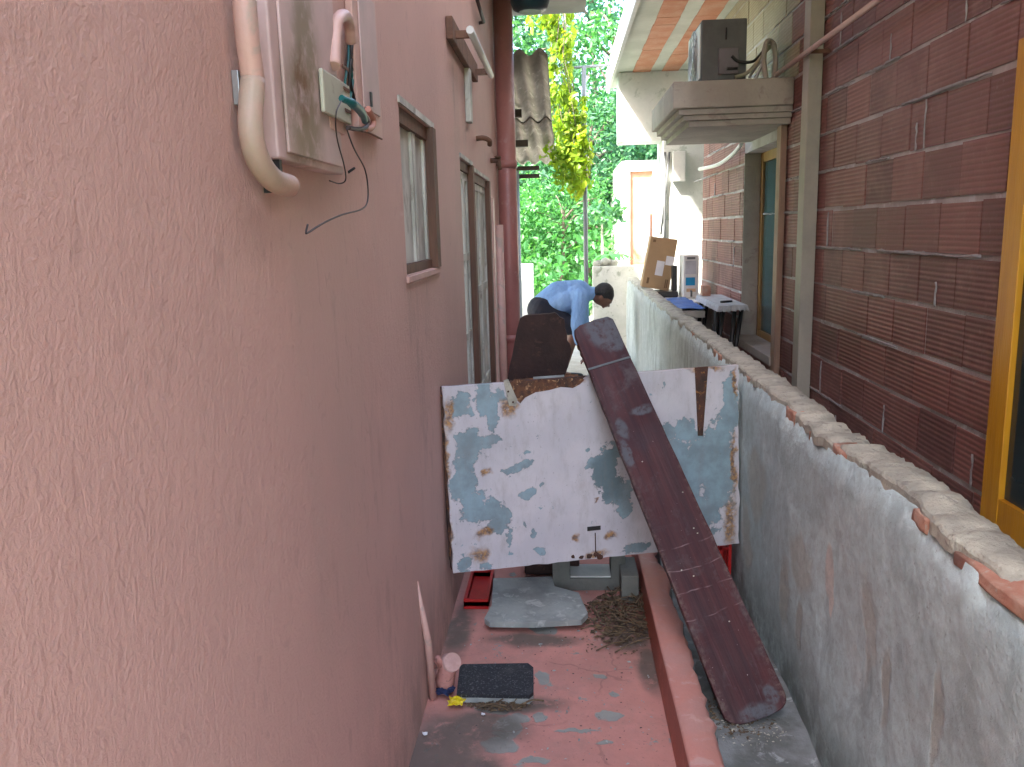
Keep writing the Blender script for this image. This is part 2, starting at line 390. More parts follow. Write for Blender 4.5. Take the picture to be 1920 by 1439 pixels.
M_bark = simple('tree_bark', (.16, .13, .10), (.10, .08, .06), 6, .9, .01, 20, sc=(2, 2, .5))
M_palebark = simple('pale_thin_bark', (.42, .42, .32), (.30, .30, .22), 8, .9, .003, 30)

# ================================================================ SETTING
def gz(x, y):
    h = 0
    if y > 16: h = min(3.2, (y-16)*.14)
    if abs(x) > 3 and y > 9: h += .1*math.sin(x*.8+y*.5)
    return -.03+h
struct(grid_sheet('ground', -260, 260, -120, 520, 60, 80, lambda x, y: -.035, M_grass))
struct(grid_sheet('yard', -6, 12, 6.6, 17, 20, 14, lambda x, y: -.012+.006*math.sin(3*x+2*y), M_earth))
struct(grid_sheet('hill', -60, 60, 16, 95, 60, 40, lambda x, y: -.03+min(7.5, max(0, (y-16.5))*.16)+.5*noise.noise((x*.2, y*.2, 0))*min(1, (y-16)/4), M_grass))
struct(grid_sheet('alley_floor', LX-.05, KX+.02, -1.5, 7.2, 24, 160, lambda x, y: .0035*noise.noise((x*4, y*4, 0)), M_floor))
struct(grid_sheet('gutter_floor', KX+.02, RX+.06, -1.5, 9.3, 12, 160, lambda x, y: -.003+.006*noise.noise((x*6, y*6, 3)), M_gutter))
struct(MB().box(RX+.13, BX+.1, -1.5, 9.2, -.02, .28).build('raised_walkway', M_paleconc))
# kerb with a crumbling right edge
def kerb():
    bm = bmesh.new(); n = 150; rows = []
    y0, y1 = -1.5, 3.75
    for i in range(n+1):
        y = y0+(y1-y0)*i/n
        h = .155-.03*max(0, min(1, (y-1.9)/1.4))
        wr = .095+.035*noise.noise((0, y*5, 0))+.015*noise.noise((4, y*22, 0))
        x = KX+.004*noise.noise((9, y*3, 0))
        rows.append([bm.verts.new(p) for p in [(x-.004, y, -.02), (x, y, h-.006), (x+.006, y, h), (x+.04, y, h+.003*noise.noise((1, y*9, 0))), (x+wr-.012, y, h-.004), (x+wr, y, h-.02+.01*noise.noise((3, y*15, 2))), (x+wr+.01, y, -.02)]])
    for i in range(n):
        for k in range(6):
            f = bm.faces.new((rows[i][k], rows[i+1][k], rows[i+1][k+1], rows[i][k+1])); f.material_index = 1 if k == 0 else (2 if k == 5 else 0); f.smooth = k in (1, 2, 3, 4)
    bm.faces.new(rows[0]); bm.faces.new(rows[-1][::-1])
    me = bpy.data.meshes.new('kerb'); bmesh.ops.recalc_face_normals(bm, faces=bm.faces); bm.to_mesh(me); bm.free()
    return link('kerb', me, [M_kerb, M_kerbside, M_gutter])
struct(kerb())

# ================================================================ LEFT PINK BUILDING
pb = thing('pink_building', 'long rough pink stucco house wall filling the left side of the alley', 'building', (LX, 3, 0))
LEND = 6.25
PY = lambda px, py: P(px, py, X=LX).y
PZ = lambda px, py: P(px, py, X=LX).z
h1 = (PY(747, 200), PY(812, 300), PZ(766, 517), PZ(747, 195))
h2 = (PY(862, 300), PY(884, 310), .55, PZ(862, 297)); h3 = (PY(890, 400), PY(917, 400), .0, PZ(890, 325))
wall_y('wall', LX, LX-.2, -1.6, LEND, -.02, 3.45, [h1, h2, h3], M_pink, pb)
MB().box(-4.5, LX-.203, LEND-.2, LEND-.002, -.02, 3.45).box(-4.5, -4.3, -1.6, LEND-.203, -.02, 3.45).build('rear_wall', M_pink, pb)
MB().box(-4.5, LX-.003, -1.6, LEND, 3.453, 6.2).build('sun_block_storey', M_pink, pb)  # unseen storey, added tall so it blocks sun from the near alley
MB().box(-4.6, LX+.05, -1.7, LEND+.05, 6.203, 6.35).build('roof', M_paleconc, pb)  # top slab of the added sun-blocking storey
MB().box(-1.9, -1.85, -1.2, LEND-.3, -.01, 3.44).build('dark_backing', M_dark, pb)  # near-black sheet, darkness of the unlit rooms put into its colour
# little flat canopy at the top of the frame
q = P(1097, 25, Z=3.12)
MB().box(LX-.003, q.x, 4.6, q.y, 3.12, 3.26, bev=.006).build('canopy', M_soffit, pb)
# window 1: narrow, whitish shutters, brown far jamb
def shutter_window(h, label, two=True, dark=False, plain=False):
    y0, y1, z0, z1 = h
    w_ = MB()
    fx = LX-.020
    w_.box(fx-.03, fx+.01, y0+.001, y0+.035, z0+.001, z1-.001); w_.box(fx-.03, fx+.034, y1-.075, y1-.001, z0+.001, z1-.001)
    w_.box(fx-.03, fx+.012, y0+.036, y1-.076, z1-.045, z1-.001); w_.box(fx-.03, fx+.012, y0+.036, y1-.076, z0+.001, z0+.03)
    fr = w_.build('window', M_wood, pb)
    if label: fr['label'] = label
    ym = (y0+y1)/2
    for a, b in ((y0+.037, ym-.006), (ym+.006, y1-.078)):
        s = MB(); s.box(fx-.022, fx-.006, a, b, z0+.031, z1-.046)
        s.box(fx-.0055, fx+.004, a, a+.03, z0+.032, z1-.047); s.box(fx-.0055, fx+.004, b-.03, b, z0+.032, z1-.047)
        n = 3
        for k in range(n+1) if not plain else ():
            zz = z0+.032+(z1-z0-.115)*k/n
            s.box(fx-.0055, fx+.004, a+.0305, b-.0305, zz, zz+.035)
        s.build('shutter', M_dark if dark else M_shut, fr)
    return fr
shutter_window(h1, None, plain=True)
shutter_window(h2, None)
f3 = shutter_window(h3, None, True); f3.name = 'door_frame'
for c in f3.children: c.name = 'door_leaf'
# raised plaster surround and white edge strips
for (y0, y1, z0, z1) in (h1, h2, h3):
    MB().box(LX+.0005, LX+.006, y0-.012, y1+.02, z1+.0022, z1+.022).build('trim', M_shut, pb)
    if z0 > .1: MB().box(LX+.0005, LX+.010, y0-.02, y1+.02, z0-.022, z0-.002, bev=.002).build('sill', M_pink, pb)
MB().box(LX+.0005, LX+.022, h3[1]+.06, h3[1]+.17, .0, 1.72, bev=.004).build('door_post', M_pinkpaint, pb)

# downpipe on the corner
dp = thing('downpipe', 'thick dark red drainpipe on the corner of the pink house', 'drainpipe', (LX+.075, 6.0, 0))
MB().tube([(LX+.072, 6.0, .03), (LX+.072, 6.0, 1.2), (LX+.072, 6.0, 3.08)], .068, 20).build('pipe', M_pipe, dp)
for z in (.7, 1.95): 
    MB().tube([(LX+.072, 6.0, z), (LX+.072, 6.0, z+.05)], .075, 20).build('collar', M_pipe, dp)
    MB().box(LX+.001, LX+.03, 5.9, 5.93, z+.01, z+.03).build('bracket', M_rustc, dp)
tag(MB().tube([(LX+.03, 5.62, .03), (LX+.03, 5.62, 1.55)], .03, 12).build('thin_pipe', M_pinkpaint), 'slim pink pipe running up beside the thick red drainpipe', 'pipe')

# tube light, cable channel, small fittings
t_ = P(881, 57, X=LX+.10); t2 = P(921, 151, X=LX+.10)
tl = thing('tube_light', 'long wall tube light with white front rail high on the pink wall', 'lamp', (LX, t_.y, t_.z))
zz = (t_.z+t2.z)/2
MB().box(LX+.001, LX+.03, t_.y, t2.y, zz-.02, zz+.07, bev=.004).build('base_plate', M_rustc, tl)
for yy in (t_.y+.08, t2.y-.10): MB().box(LX+.031, LX+.088, yy, yy+.02, zz+.0, zz+.03).build('bracket', M_rustc, tl)
MB().tube([(LX+.10, t_.y, zz+.012), (LX+.10, t2.y, zz+.012)], .016, 12).build('tube', M_whitepl, tl)
a = P(877, 118, X=LX+.02); b = P(880, 228, X=LX+.02)
tag(MB().box(LX+.001, LX+.028, a.y-.01, a.y+.075, b.z, a.z, bev=.003).build('cable_channel', M_shut), 'short upright white cable channel under the wall tube light', 'cable channel')
q = P(903, 264, X=LX+.03)
hk = MB().tube(curve_pts([(LX+.001, q.y, q.z+.01), (LX+.04, q.y, q.z+.012), (LX+.07, q.y+.02, q.z), (LX+.07, q.y+.05, q.z-.02)], 5), .014, 8).build('hook', M_rustc)
tag(hk, 'small rusty hook sticking out of the pink wall above the door', 'hook')
q = P(928, 302, X=LX+.03)
tp = thing('wall_tap', 'small brown tap on the pink wall beside the red drainpipe', 'tap', q)
MB().tube([(LX+.001, q.y, q.z), (LX+.06, q.y, q.z)], .016, 8).tube([(LX+.055, q.y, q.z+.01), (LX+.06, q.y, q.z-.06)], .013, 8).build('body', M_rustc, tp)
MB().box(LX+.03, LX+.07, q.y-.03, q.y+.03, q.z+.017, q.z+.027, bev=.003).build('handle', M_rustc, tp)
# iron stay above
a = P(893, -5, X=LX+.03); b = P(907, 42, X=LX+.03)
tag(MB().tube([a, b], .010, 8).tube([b, (LX+.001, b.y+.02, b.z)], .010, 8).build('iron_stay', M_wire), 'thin dark iron stay on the pink wall above the tube light', 'bracket')

# ---- meter box group
mb_ = thing('meter_box', 'large rust stained pink metal box on the near pink wall', 'meter box', (LX, 1.3, 1.6))
fX = LX+.034
bl = P(524, 299, X=fX); br = P(645, 328, X=fX)
z0 = (bl.z+br.z)/2; y0, y1 = bl.y, br.y
MB().box(LX+.001, fX, y0, y1, z0, z0+.62, bev=.004).build('casing', M_rustbox, mb_)
MB().box(fX+.0005, fX+.006, y0+.035, y1-.03, z0+.012, z0+.60, bev=.002).build('cover', M_rustbox, mb_)
MB().box(LX+.002, fX-.004, y0+.01, y0+.022, z0-.05, z0-.0005).build('cable_stub', M_black, mb_)
# big conduit: down, then elbow toward the box
c = [P(455, -40, X=LX+.03), P(463, 60, X=LX+.03), P(474, 150, X=LX+.028), P(470, 240, X=LX+.028), P(484, 300, X=LX+.03), P(512, 338, X=LX+.035), P(543, 350, X=LX+.04)]
pc = thing('conduit', 'thick cream and pink plastic conduit bending under the rusty meter box', 'pipe', (LX, c[0].y, c[0].z))
MB().tube(curve_pts(c[:3], 8), .0165, 16).build('upper_tube', M_pinkpaint, pc)
MB().tube(curve_pts(c[2:], 8), .0175, 16).build('lower_tube', simple('weathered_cream_pvc', (.44, .34, .26), (.52, .33, .27), 9, .5, .001, 80), pc)
e = c[2]; MB().box(LX+.001, LX+.011, e.y-.010, e.y+.002, e.z-.035, e.z+.012, bev=.001).build('clip', M_alu, pc)
# second cabinet panel
bX = LX+.018
a = P(662, 40, X=bX); b = P(718, 262, X=bX)
sc = thing('wall_cabinet', 'narrow flat pink cover plate on the wall beside the wiring', 'cover plate', (LX, a.y, a.z))
MB().box(LX+.001, bX, a.y, b.y, b.z, b.z+.34, bev=.003).build('casing', M_pinkpaint, sc)
MB().box(bX+.0005, bX+.004, a.y+.045, b.y-.03, b.z+.05, b.z+.31, bev=.001).build('door', M_rustbox, sc)
k = P(694, 184, X=bX+.004); MB().box(bX+.0045, bX+.008, k.y-.006, k.y+.008, k.z-.02, k.z+.012).build('latch', M_black, sc)
# junction box
jX = LX+.05
a = P(604, 122, X=jX); b = P(660, 236, X=jX)
jb = thing('junction_box', 'small cream junction box hanging beside the rusty meter box', 'junction box', (LX, a.y, a.z))
MB().box(fX+.008, jX, a.y, b.y, b.z, a.z-.005, bev=.003).build('casing', M_cream, jb)
MB().box(LX+.001, fX+.0075, a.y+.06, b.y-.01, b.z-.02, a.z-.03).build('back_plate', M_pinkpaint, jb)
for dz in (.02, .06, .10): MB().box(jX+.0003, jX+.0022, b.y-.05, b.y-.008, b.z+dz, b.z+dz+.006).build('slot', M_rustc, jb)
# grey pvc loop above junction box
c = [P(626, 125, X=LX+.045), P(628, 70, X=LX+.04), P(633, 38, X=LX+.04), P(646, 30, X=LX+.035), P(654, 45, X=LX+.03), P(658, 80, X=LX+.025)]
tag(MB().tube(curve_pts(c, 8), .012, 12).build('conduit_hook', M_pinkpaint), 'hooked pink conduit rising out of the cream junction box', 'pipe')
# black tangle of wires behind
for k in range(7):
    x = 652+k*2.2; tp = [P(x+random.uniform(-5, 5), yy, X=LX+.008+.01*random.random()) for yy in (50, 85, 120, 150, 185, 205)]
    wr = MB().tube(curve_pts(tp, 5), random.choice((.0022, .003, .0035)), 6).build('wire', M_black if k % 3 else M_teal)
    tag(wr, 'thin dark loose wire in the tangle beside the cream junction box', 'wire', 'tangled wires beside the junction box')
c = [P(640, 185, X=LX+.075), P(662, 196, X=LX+.085), P(678, 212, X=LX+.07), P(684, 228, X=LX+.05)]
tag(MB().tube(curve_pts(c, 6), [.006]*5+[.0085]*9+[.007]*5, 10).build('taped_cable', M_teal), 'short cable bundle wrapped in teal tape over the junction box', 'cable')
c = [P(682, 216, X=LX+.05), P(690, 226, X=LX+.045), P(686, 240, X=LX+.045), P(668, 243, X=LX+.05), P(652, 240, X=LX+.05)]
tag(MB().tube(curve_pts(c, 6), .0045, 8).build('cable_loop', M_wire), 'dark cable loop hanging below the teal taped bundle', 'cable')
c = [P(690, 205, X=LX+.03), P(700, 225, X=LX+.03), P(697, 240, X=LX+.03), P(684, 243, X=LX+.03)]
tag(MB().tube(curve_pts(c, 6), .007, 10).build('conduit_bend', simple('orange_pink_pvc', (.55, .25, .19), None, 9, .5, .001)), 'short orange pink conduit bend at the foot of the cover plate', 'pipe')
c = [P(640, 190, X=LX+.08), P(630, 215, X=LX+.09), P(632, 260, X=LX+.075), P(645, 310, X=LX+.05), P(648, 338, X=LX+.04), P(636, 345, X=LX+.03), P(618, 340, X=LX+.03)]
tag(MB().tube(curve_pts(c, 8), .0014, 6).build('loose_wire', M_wire), 'thin brown wire curling down in front of the cream junction box', 'wire')
c = [P(650, 243, X=LX+.05), P(664, 280, X=LX+.04), P(684, 318, X=LX+.03), P(690, 355, X=LX+.03), P(688, 382, X=LX+.035), P(676, 394, X=LX+.045), P(640, 404, X=LX+.05), P(605, 420, X=LX+.055), P(578, 437, X=LX+.06), P(574, 436, X=LX+.06), P(577, 422, X=LX+.06)]
tag(MB().tube(curve_pts(c, 8), .0017, 6).build('dangling_wire', M_wire), 'long dark wire dangling down the pink wall and hooked at its free end', 'wire')
c = [P(650, 242, X=LX+.04), P(690, 250, X=LX+.03), P(716, 262, X=LX+.025)]
tag(MB().tube(curve_pts(c, 4), .0022, 6).build('wire_end', M_rustc), 'short stiff wire pointing out below the pink cover plate', 'wire')
q = P(657, 321, X=LX+.004); tag(MB().tube([(LX+.0, q.y-.006, q.z-.004), (LX+.012, q.y+.006, q.z+.006)], .003, 6).build('nail', M_black), 'dark nail in the pink wall under the wiring', 'nail')

# low pink water pipe and valve by the black mat
wx = LX+.035
pbm = P(808, 1312, Z=0); wx = pbm.x if pbm.x > LX+.016 else LX+.016; pt = P(791, 1092, X=wx-.003)
wp = thing('water_pipe', 'slim pink water pipe rising from the floor at the foot of the wall', 'pipe', (wx, pbm.y, 0))
MB().tube([(wx, pbm.y, .003), (wx, (pbm.y+pt.y)/2, (pbm.z+pt.z)/2), (wx-.02, pt.y, pt.z)], [.0125, .0125, .006], 12).build('pipe', M_pinkpaint, wp)
M_valve = simple('dirty_pink_valve', (.55, .26, .22), (.38, .16, .12), 20, .7, .004, 60, c3=(.20, .12, .10))
q = P(841, 1298, Z=0)
vl = thing('valve', 'lumpy pink painted stop valve with round cap beside the black mat', 'valve', (q.x, q.y, 0))
MB().tube([(q.x-.008, q.y, .004), (q.x-.010, q.y, .045), (q.x, q.y+.005, .085), (q.x-.008, q.y, .115)], [.026, .033, .030, .020], 14).tube([(wx, q.y, .10), (q.x, q.y, .10)], .015, 10).build('body', M_valve, vl)
MB().tube([(q.x+.0, q.y+.02, .09), (q.x+.02, q.y-.012, .115)], [.034, .030], 18).build('cap', simple('pale_pink_cap', (.62, .40, .36), (.5, .3, .26), 18, .7, .002), vl)
MB().tube([(q.x-.02, q.y-.01, .10), (q.x-.028, q.y-.015, .135)], [.011, .008], 8).build('spigot', M_valve, vl)

# ================================================================ LOW CEMENT WALL
def low_wall():
    th = thing('low_wall', 'low weathered cement wall with crumbling top running beside the alley', 'wall', (RX, 3, 0))
    def top(y):   # height of the rendered body under the cap
        z = .905+.012*noise.noise((0, y*3, 0))+.012*noise.noise((2, y*14, 0))
        z += .03*min(1, max(0, (y-6)/3))
        z -= .045*math.exp(-((y-1.25)/.16)**2)+.02*math.exp(-((y-2.4)/.2)**2)
        return z
    n, k = 560, 14; y0, y1 = -1.5, 9.3
    bm = bmesh.new(); rows = []
    for i in range(n+1):
        y = y0+(y1-y0)*i/n; zt = top(y); r = []
        for j in range(k+1):
            z = -.03+(zt+.03)*j/k
            x = RX+.010*noise.noise((3, y*2.2, z*2.2))+.004*noise.noise((3, y*11, z*11))
            if j == k: x += .014+.01*noise.noise((5, y*18, 0))
            r.append(bm.verts.new((x, y, z)))
        r.append(bm.verts.new((RX+.10, y, zt+.005))); r.append(bm.verts.new((RX+.12, y, -.03)))
        rows.append(r)
    for i in range(n):
        for j in range(k+2):
            f = bm.faces.new((rows[i][j], rows[i+1][j], rows[i+1][j+1], rows[i][j+1])); f.smooth = True
    bm.faces.new(rows[0]); bm.faces.new(rows[-1][::-1]); bmesh.ops.recalc_face_normals(bm, faces=bm.faces)
    me = bpy.data.meshes.new('body'); bm.to_mesh(me); bm.free(); link('body', me, M_low, th)
    # rough mortar bed
    bm = bmesh.new(); rows = []; n = 1300
    for i in range(n+1):
        y = y0+(y1-y0)*i/n; zt = top(y)
        fx = RX+.014+.016*noise.noise((7, y*5, 0))+.006*noise.noise((8, y*29, 0)); bx = RX+.120+.008*noise.noise((9, y*5, 0))+.005*noise.noise((8, y*27, 4))
        if 1.15 < y < 1.50: fx += .02*math.sin((y-1.15)/.35*math.pi)
        zc = zt+.024+.005*noise.noise((1, y*2.5, 1))+.003*noise.noise((1, y*30, 1))
        r = [(fx-.0, zt-.012), (fx, zt+.014), (fx+.005, zc-.003+.005*noise.noise((2, y*60, 0))), ((fx+bx)/2, zc+.006*noise.noise((4, y*35, 6))), (bx-.006, zc-.003+.006*noise.noise((3, y*57, 9))), (bx, zt), (bx, zt-.05)]
        rows.append([bm.verts.new((a, y, b)) for a, b in r])
    for i in range(n):
        for j in range(6): bm.faces.new((rows[i][j], rows[i+1][j], rows[i+1][j+1], rows[i][j+1])).smooth = j in (2, 3)
    bmesh.ops.recalc_face_normals(bm, faces=bm.faces)
    me = bpy.data.meshes.new('mortar_cap'); bm.to_mesh(me); bm.free(); link('mortar_cap', me, M_cap, th)
    # exposed orange bricks poking through the edge
    def chunk(y, ly, z, lz, x0, lx, seed):
        b_ = bmesh.new(); r = bmesh.ops.create_cube(b_, size=1); bmesh.ops.subdivide_edges(b_, edges=b_.edges, cuts=4, use_grid_fill=True)
        for v in b_.verts:
            p = Vector((x0+lx/2+v.co.x*lx, y+v.co.y*ly, z+v.co.z*lz)); nn = noise.noise_vector((p+Vector((seed, 0, 0)))*28)
            v.co = p+nn*.007
        for f in b_.faces: f.smooth = True
        bmesh.ops.recalc_face_normals(b_, faces=b_.faces)
        m2 = bpy.data.meshes.new('exposed_brick'); b_.to_mesh(m2); b_.free(); link('exposed_brick', m2, M_obrick, th)
    for s, (px, py, ly, lz, pr) in enumerate([(1872, 1075, .16, .045, 0), (1480, 775, .10, .05, 0), (1525, 812, .09, .055, 0), (1572, 848, .11, .05, 0), (1722, 962, .07, .03, 0), (1400, 715, .08, .035, 0), (1345, 660, .22, .05, 0), (1300, 628, .2, .04, 0)]):
        q = P(px, py, X=RX+.008)
        if s == 0: chunk(1.32, .30, top(1.32)+.017, .026, RX+.010, .105, 5)
        else: chunk(q.y, ly, top(q.y)-.002-lz*.2, lz, RX+.012, .06, s*3.1)
    return th
low_wall()

# ================================================================ BRICK BUILDING
bb = thing('brick_building', 'dark red ridged hollow brick house filling the right side', 'building', (BX, 4, 0))
BEND = 8.24
wA = (5.30, 6.42, .63, 2.03); wB = (1.0, P(1866, 600, X=BX-.065).y, P(1852, 985, X=BX-.065).z, P(1914, 72, X=BX-.065).z)
wall_y('mortar_wall', BX-.0015, BX+.2, -1.5, BEND, -.02, 3.2, [wA, wB], M_mortar, bb)
MB().box(BX+.204, 6, BEND-.2, BEND-.002, -.02, 3.2).box(5.8, 6, -1.5, BEND-.203, -.02, 3.2).build('rear_wall', M_mortar, bb)
mbk = MB(); rr = random.Random(3)
z = 1.376-.194*7
row = 0
while z < 3.2:
    y = -1.5+(row % 2)*.15+rr.uniform(-.05, .05)-.3
    while y < BEND:
        L_ = .296*rr.choice((1, 1, 1, 1, .97, 1.03)); g = rr.choice((.005, .007, .007, .011)); a, b_ = y+g/2, y+L_-g/2
        zz0, zz1 = z+rr.uniform(.005, .009), min(z+.194-rr.uniform(.006, .014), 3.195)
        a, b_ = max(a, -1.499), min(b_, BEND-.003)
        segs = [(a, b_)]
        for (hy0, hy1, hz0, hz1) in (wA, wB):
            if zz1 > hz0 and zz0 < hz1:
                ns = []
                for (s0, s1) in segs:
                    if s1 <= hy0 or s0 >= hy1: ns.append((s0, s1)); continue
                    if s0 < hy0: ns.append((s0, hy0))
                    if s1 > hy1: ns.append((hy1, s1))
                segs = ns
        for (s0, s1) in segs:
            if s1-s0 > .02 and zz1-zz0 > .03:
                pr = rr.uniform(.004, .009); crm = 1 if (z > 2.33 and 5.0 < y < 7.2) else 0
                tl_ = rr.uniform(-.0025, .0025)
                mbk.box(BX-pr, BX+.03, s0, s1, zz0+tl_, zz1+tl_, crm)
        y += L_+.002
    z += .194; row += 1
# mortar smears that overflow some of the joints
ms = mbk
for k in range(95):
    y = rr.uniform(1.5, 8); zc = 1.376+.194*rr.randint(-5, 8)
    if any(h[0]-.15 < y < h[1]+.15 and h[2]-.1 < zc < h[3]+.1 for h in (wA, wB)): continue
    if rr.random() < .72:
        L_ = rr.uniform(.15, .75); n = 12; pr = [Vector((BX-.011-.003*rr.random(), y+L_*i/n, zc+rr.uniform(-.003, .003))) for i in range(n+1)]
        L2 = min(L_, 9); ms.tube(pr, [rr.uniform(.003, .0075) for _ in pr], 5, True, 2)
    else:
        z1_ = zc+rr.uniform(.09, .19); ms.tube([(BX-.011, y+rr.uniform(-.004, .004), zc+(z1_-zc)*i/6) for i in range(7)], [rr.uniform(.002, .005) for _ in range(7)], 5, True, 2)
mbk.build('brickwork', [M_brick, M_brickc, simple('light_mortar', (.42, .42, .44), (.32, .30, .31), 20, .9, .003)], bb)
# pilaster
MB().box(BX-.085, BX-.012, 4.55, 4.66, .28, 3.2, bev=.004).build('pilaster', M_pilaster, bb)
# unseen upper floor, added to hold the sun off the alley, and eave
MB().box(BX+.006, BX+.2, -1.5, BEND, 3.37, 6.2).box(BX+.204, 6, BEND-.2, BEND-.002, 3.37, 6.2).build('sun_block_wall', M_mortar, bb)
EX = .60; EEND = P(1200, 165, Z=3.2).y
ev = MB().box(EX, 6.1, -1.6, EEND, 3.203, 3.367).build('eave', M_soffit, bb)
MB().box(EX-.035, EX-.002, -1.6, EEND, 3.15, 3.40).build('fascia', M_white, ev)
M1 = M_clay
for (xa, xb) in ((.80, .99), (1.12, 1.30)):
    s = MB(); y = 2.0
    while y < EEND-.2:
        s.box(xa+rr.uniform(-.004, .004), xb+rr.uniform(-.004, .004), y, y+.24, 3.192+rr.uniform(0, .004), 3.2025); y += .246
    s.build('clay_block_strip', M_clay, ev)
# windows of brick building
def bwin(h, frame_m, pane_m, fw, depth, proud, label=None, lower=False):
    y0, y1, z0, z1 = h; x0 = BX+depth-.04-proud; x1 = BX+depth
    w_ = MB()
    w_.box(x0, x1, y0+.002, y0+fw, z0+.002, z1-.002, bev=.003); w_.box(x0, x1, y1-fw, y1-.002, z0+.002, z1-.002, bev=.003)
    w_.box(x0+.002, x1, y0+fw+.001, y1-fw-.001, z1-fw, z1-.002); w_.box(x0+.002, x1, y0+fw+.001, y1-fw-.001, z0+.002, z0+fw)
    w_.box(x0+.003, x1, (y0+y1)/2-fw/2, (y0+y1)/2+fw/2, z0+fw+.001, z1-fw-.001)
    f = w_.build('window', frame_m, bb)
    if label: f['label'] = label
    for a, b in ((y0+fw+.001, (y0+y1)/2-fw/2-.001), ((y0+y1)/2+fw/2+.001, y1-fw-.001)):
        MB().box(x0+.018, x0+.024, a, b, z0+fw+.001, z1-fw-.001).build('pane', pane_m, f)
    return f
M_ochre = simple('ochre_wood', (.38, .22, .07), (.28, .15, .05), 5, .5, .002, 30, sc=(4, 4, .5))
fA = bwin(wA, M_ochre, simple('teal_glass', (.03, .08, .09), (.05, .12, .13), 2, .15, 0), .07, .16, 0, 'ochre wooden window frame')
# light render of the far reveal, sill and wood trim at the near jamb
MB().box(BX-.002, BX+.115, wA[1]-.012, wA[1]-.0005, wA[2]+.03, wA[3]-.002).build('reveal', M_paleconc, bb)
MB().box(BX-.06, BX+.115, wA[0]-.02, wA[1]+.0, wA[2]-.03, wA[2]+.028, bev=.004).build('sill', M_paleconc, bb)
MB().box(BX-.05, BX-.012, wA[0]-.10, wA[0]-.005, .55, wA[3]+.06, bev=.003).build('wood_trim', M_woodlt, bb)
fB = bwin((wB[0], wB[1], wB[2], wB[3]), M_yel, M_glass, .10, .02, .045, 'bright yellow varnished window frame')
MB().box(BX-.03, BX+.02, wB[0]+.1, wB[1]-.16, wB[2]+.104, wB[2]+.135, bev=.003).build('aluminium_rail', M_alu, fB)
# dark interior backing so the panes read as glass in front of a room
MB().box(BX+.9, BX+.95, -1, BEND-.3, 0, 3.1).build('dark_backing', M_dark, bb)

# canopy over the window
cz1 = 2.345; cy0 = 5.08; cx0 = P(1262, 170, Y=cy0).x; cy1 = 6.6
cn = thing('window_canopy', 'grey concrete canopy with stepped moulding over the brick house window', 'canopy', (BX, cy0, 2.1))
MB().box(cx0, BX-.012, cy0, cy1-.35, 2.19, cz1, bev=.008).build('slab', M_paleconc, cn)
cc = MB()
for k, (o_, za, zb) in enumerate(((.035, 2.155, 2.189), (.065, 2.125, 2.154), (.10, 2.09, 2.124))):
    cc.box(cx0+o_, BX-.012, cy0+o_*.5, cy1-.35-o_*.5, za, zb, bev=.003)
cc.build('moulding', M_paleconc, cn)
cy1 -= .35
# air conditioner
ay0 = 5.22; ax0 = P(1315, 100, Y=ay0).x; ax1 = P(1400, 100, Y=ay0).x; at = P(1358, 36, Y=ay0).z
ac = thing('air_conditioner', 'weathered grey outdoor air conditioner unit standing on the concrete canopy', 'air conditioner', (ax0, ay0, cz1))
MB().box(ax0, ax1, ay0, ay0+.50, cz1+.02, at, bev=.008).build('casing', M_acgrey, ac)
MB().box(ax0+.03, ax0+.07, ay0+.06, ay0+.44, cz1+.001, cz1+.0195).box(ax1-.07, ax1-.03, ay0+.06, ay0+.44, cz1+.001, cz1+.0195).build('feet', M_black, ac)
g = MB()
cy_, cz_ = ay0+.25, (cz1+at)/2
for R_ in (.05, .09, .13, .17): g.tube([(ax0-.012, cy_+R_*math.cos(t), cz_+R_*math.sin(t)) for t in np.linspace(0, 2*math.pi, 33)], .003, 5, False)
for t in np.linspace(0, math.pi, 5)[:-1]: g.tube([(ax0-.010, cy_-R_*math.cos(t), cz_-R_*math.sin(t)), (ax0-.010, cy_+R_*math.cos(t), cz_+R_*math.sin(t))], .003, 5)
g.build('fan_grille', M_alu, ac)
MB().box(ax0-.006, ax0-.001, ay0+.02, ay0+.48, cz1+.04, at-.02, bev=.001).build('front_panel', M_whitepl, ac)
MB().box(ax0+.10, ax1-.05, ay0-.022, ay0-.001, cz1+.05, cz1+.20, bev=.005).build('valve_cover', simple('lilac_grey_plastic', (.20, .185, .21), None, 8, .6, 0), ac)
MB().box(ax0+.14, ax1-.12, ay0-.014, ay0-.001, at-.12, at-.05, bev=.004).build('handle', M_black, ac)
MB().tube([(ax0+.15, ay0-.028, cz1+.08), (ax0+.21, ay0-.028, cz1+.08)], .008, 8).build('port', M_black, ac)
# hoses
def hose(name, pts, r, m, lab, cat='hose'): return tag(MB().tube(curve_pts(pts, 8), r, 10).build(name, m), lab, cat)
Yh = 5.19
hose('power_cable', [P(1372, 106, Y=Yh), P(1385, 116, Y=Yh), P(1412, 116, Y=Yh), P(1432, 96, Y=Yh+.1), P(1440, 88, Y=Yh+.2)], .009, M_black, 'black cable looping from the air conditioner side', 'cable')
hose('copper_hose', [P(1378, 146, Y=Yh), P(1400, 138, Y=Yh), P(1420, 118, Y=Yh), P(1440, 92, Y=Yh+.05), P(1452, 90, Y=Yh+.1), P(1455, 145, Y=Yh+.1)], .012, M_palebark, 'cream insulated hose arching over the canopy behind the air conditioner')
hose('drain_hose', [P(1405, 146, Y=Yh-.03), P(1418, 126, Y=Yh), P(1434, 108, Y=Yh), P(1425, 130, Y=Yh), P(1416, 150, Y=Yh)], .009, M_alu, 'thin grey hose coiled low on the canopy by the air conditioner')
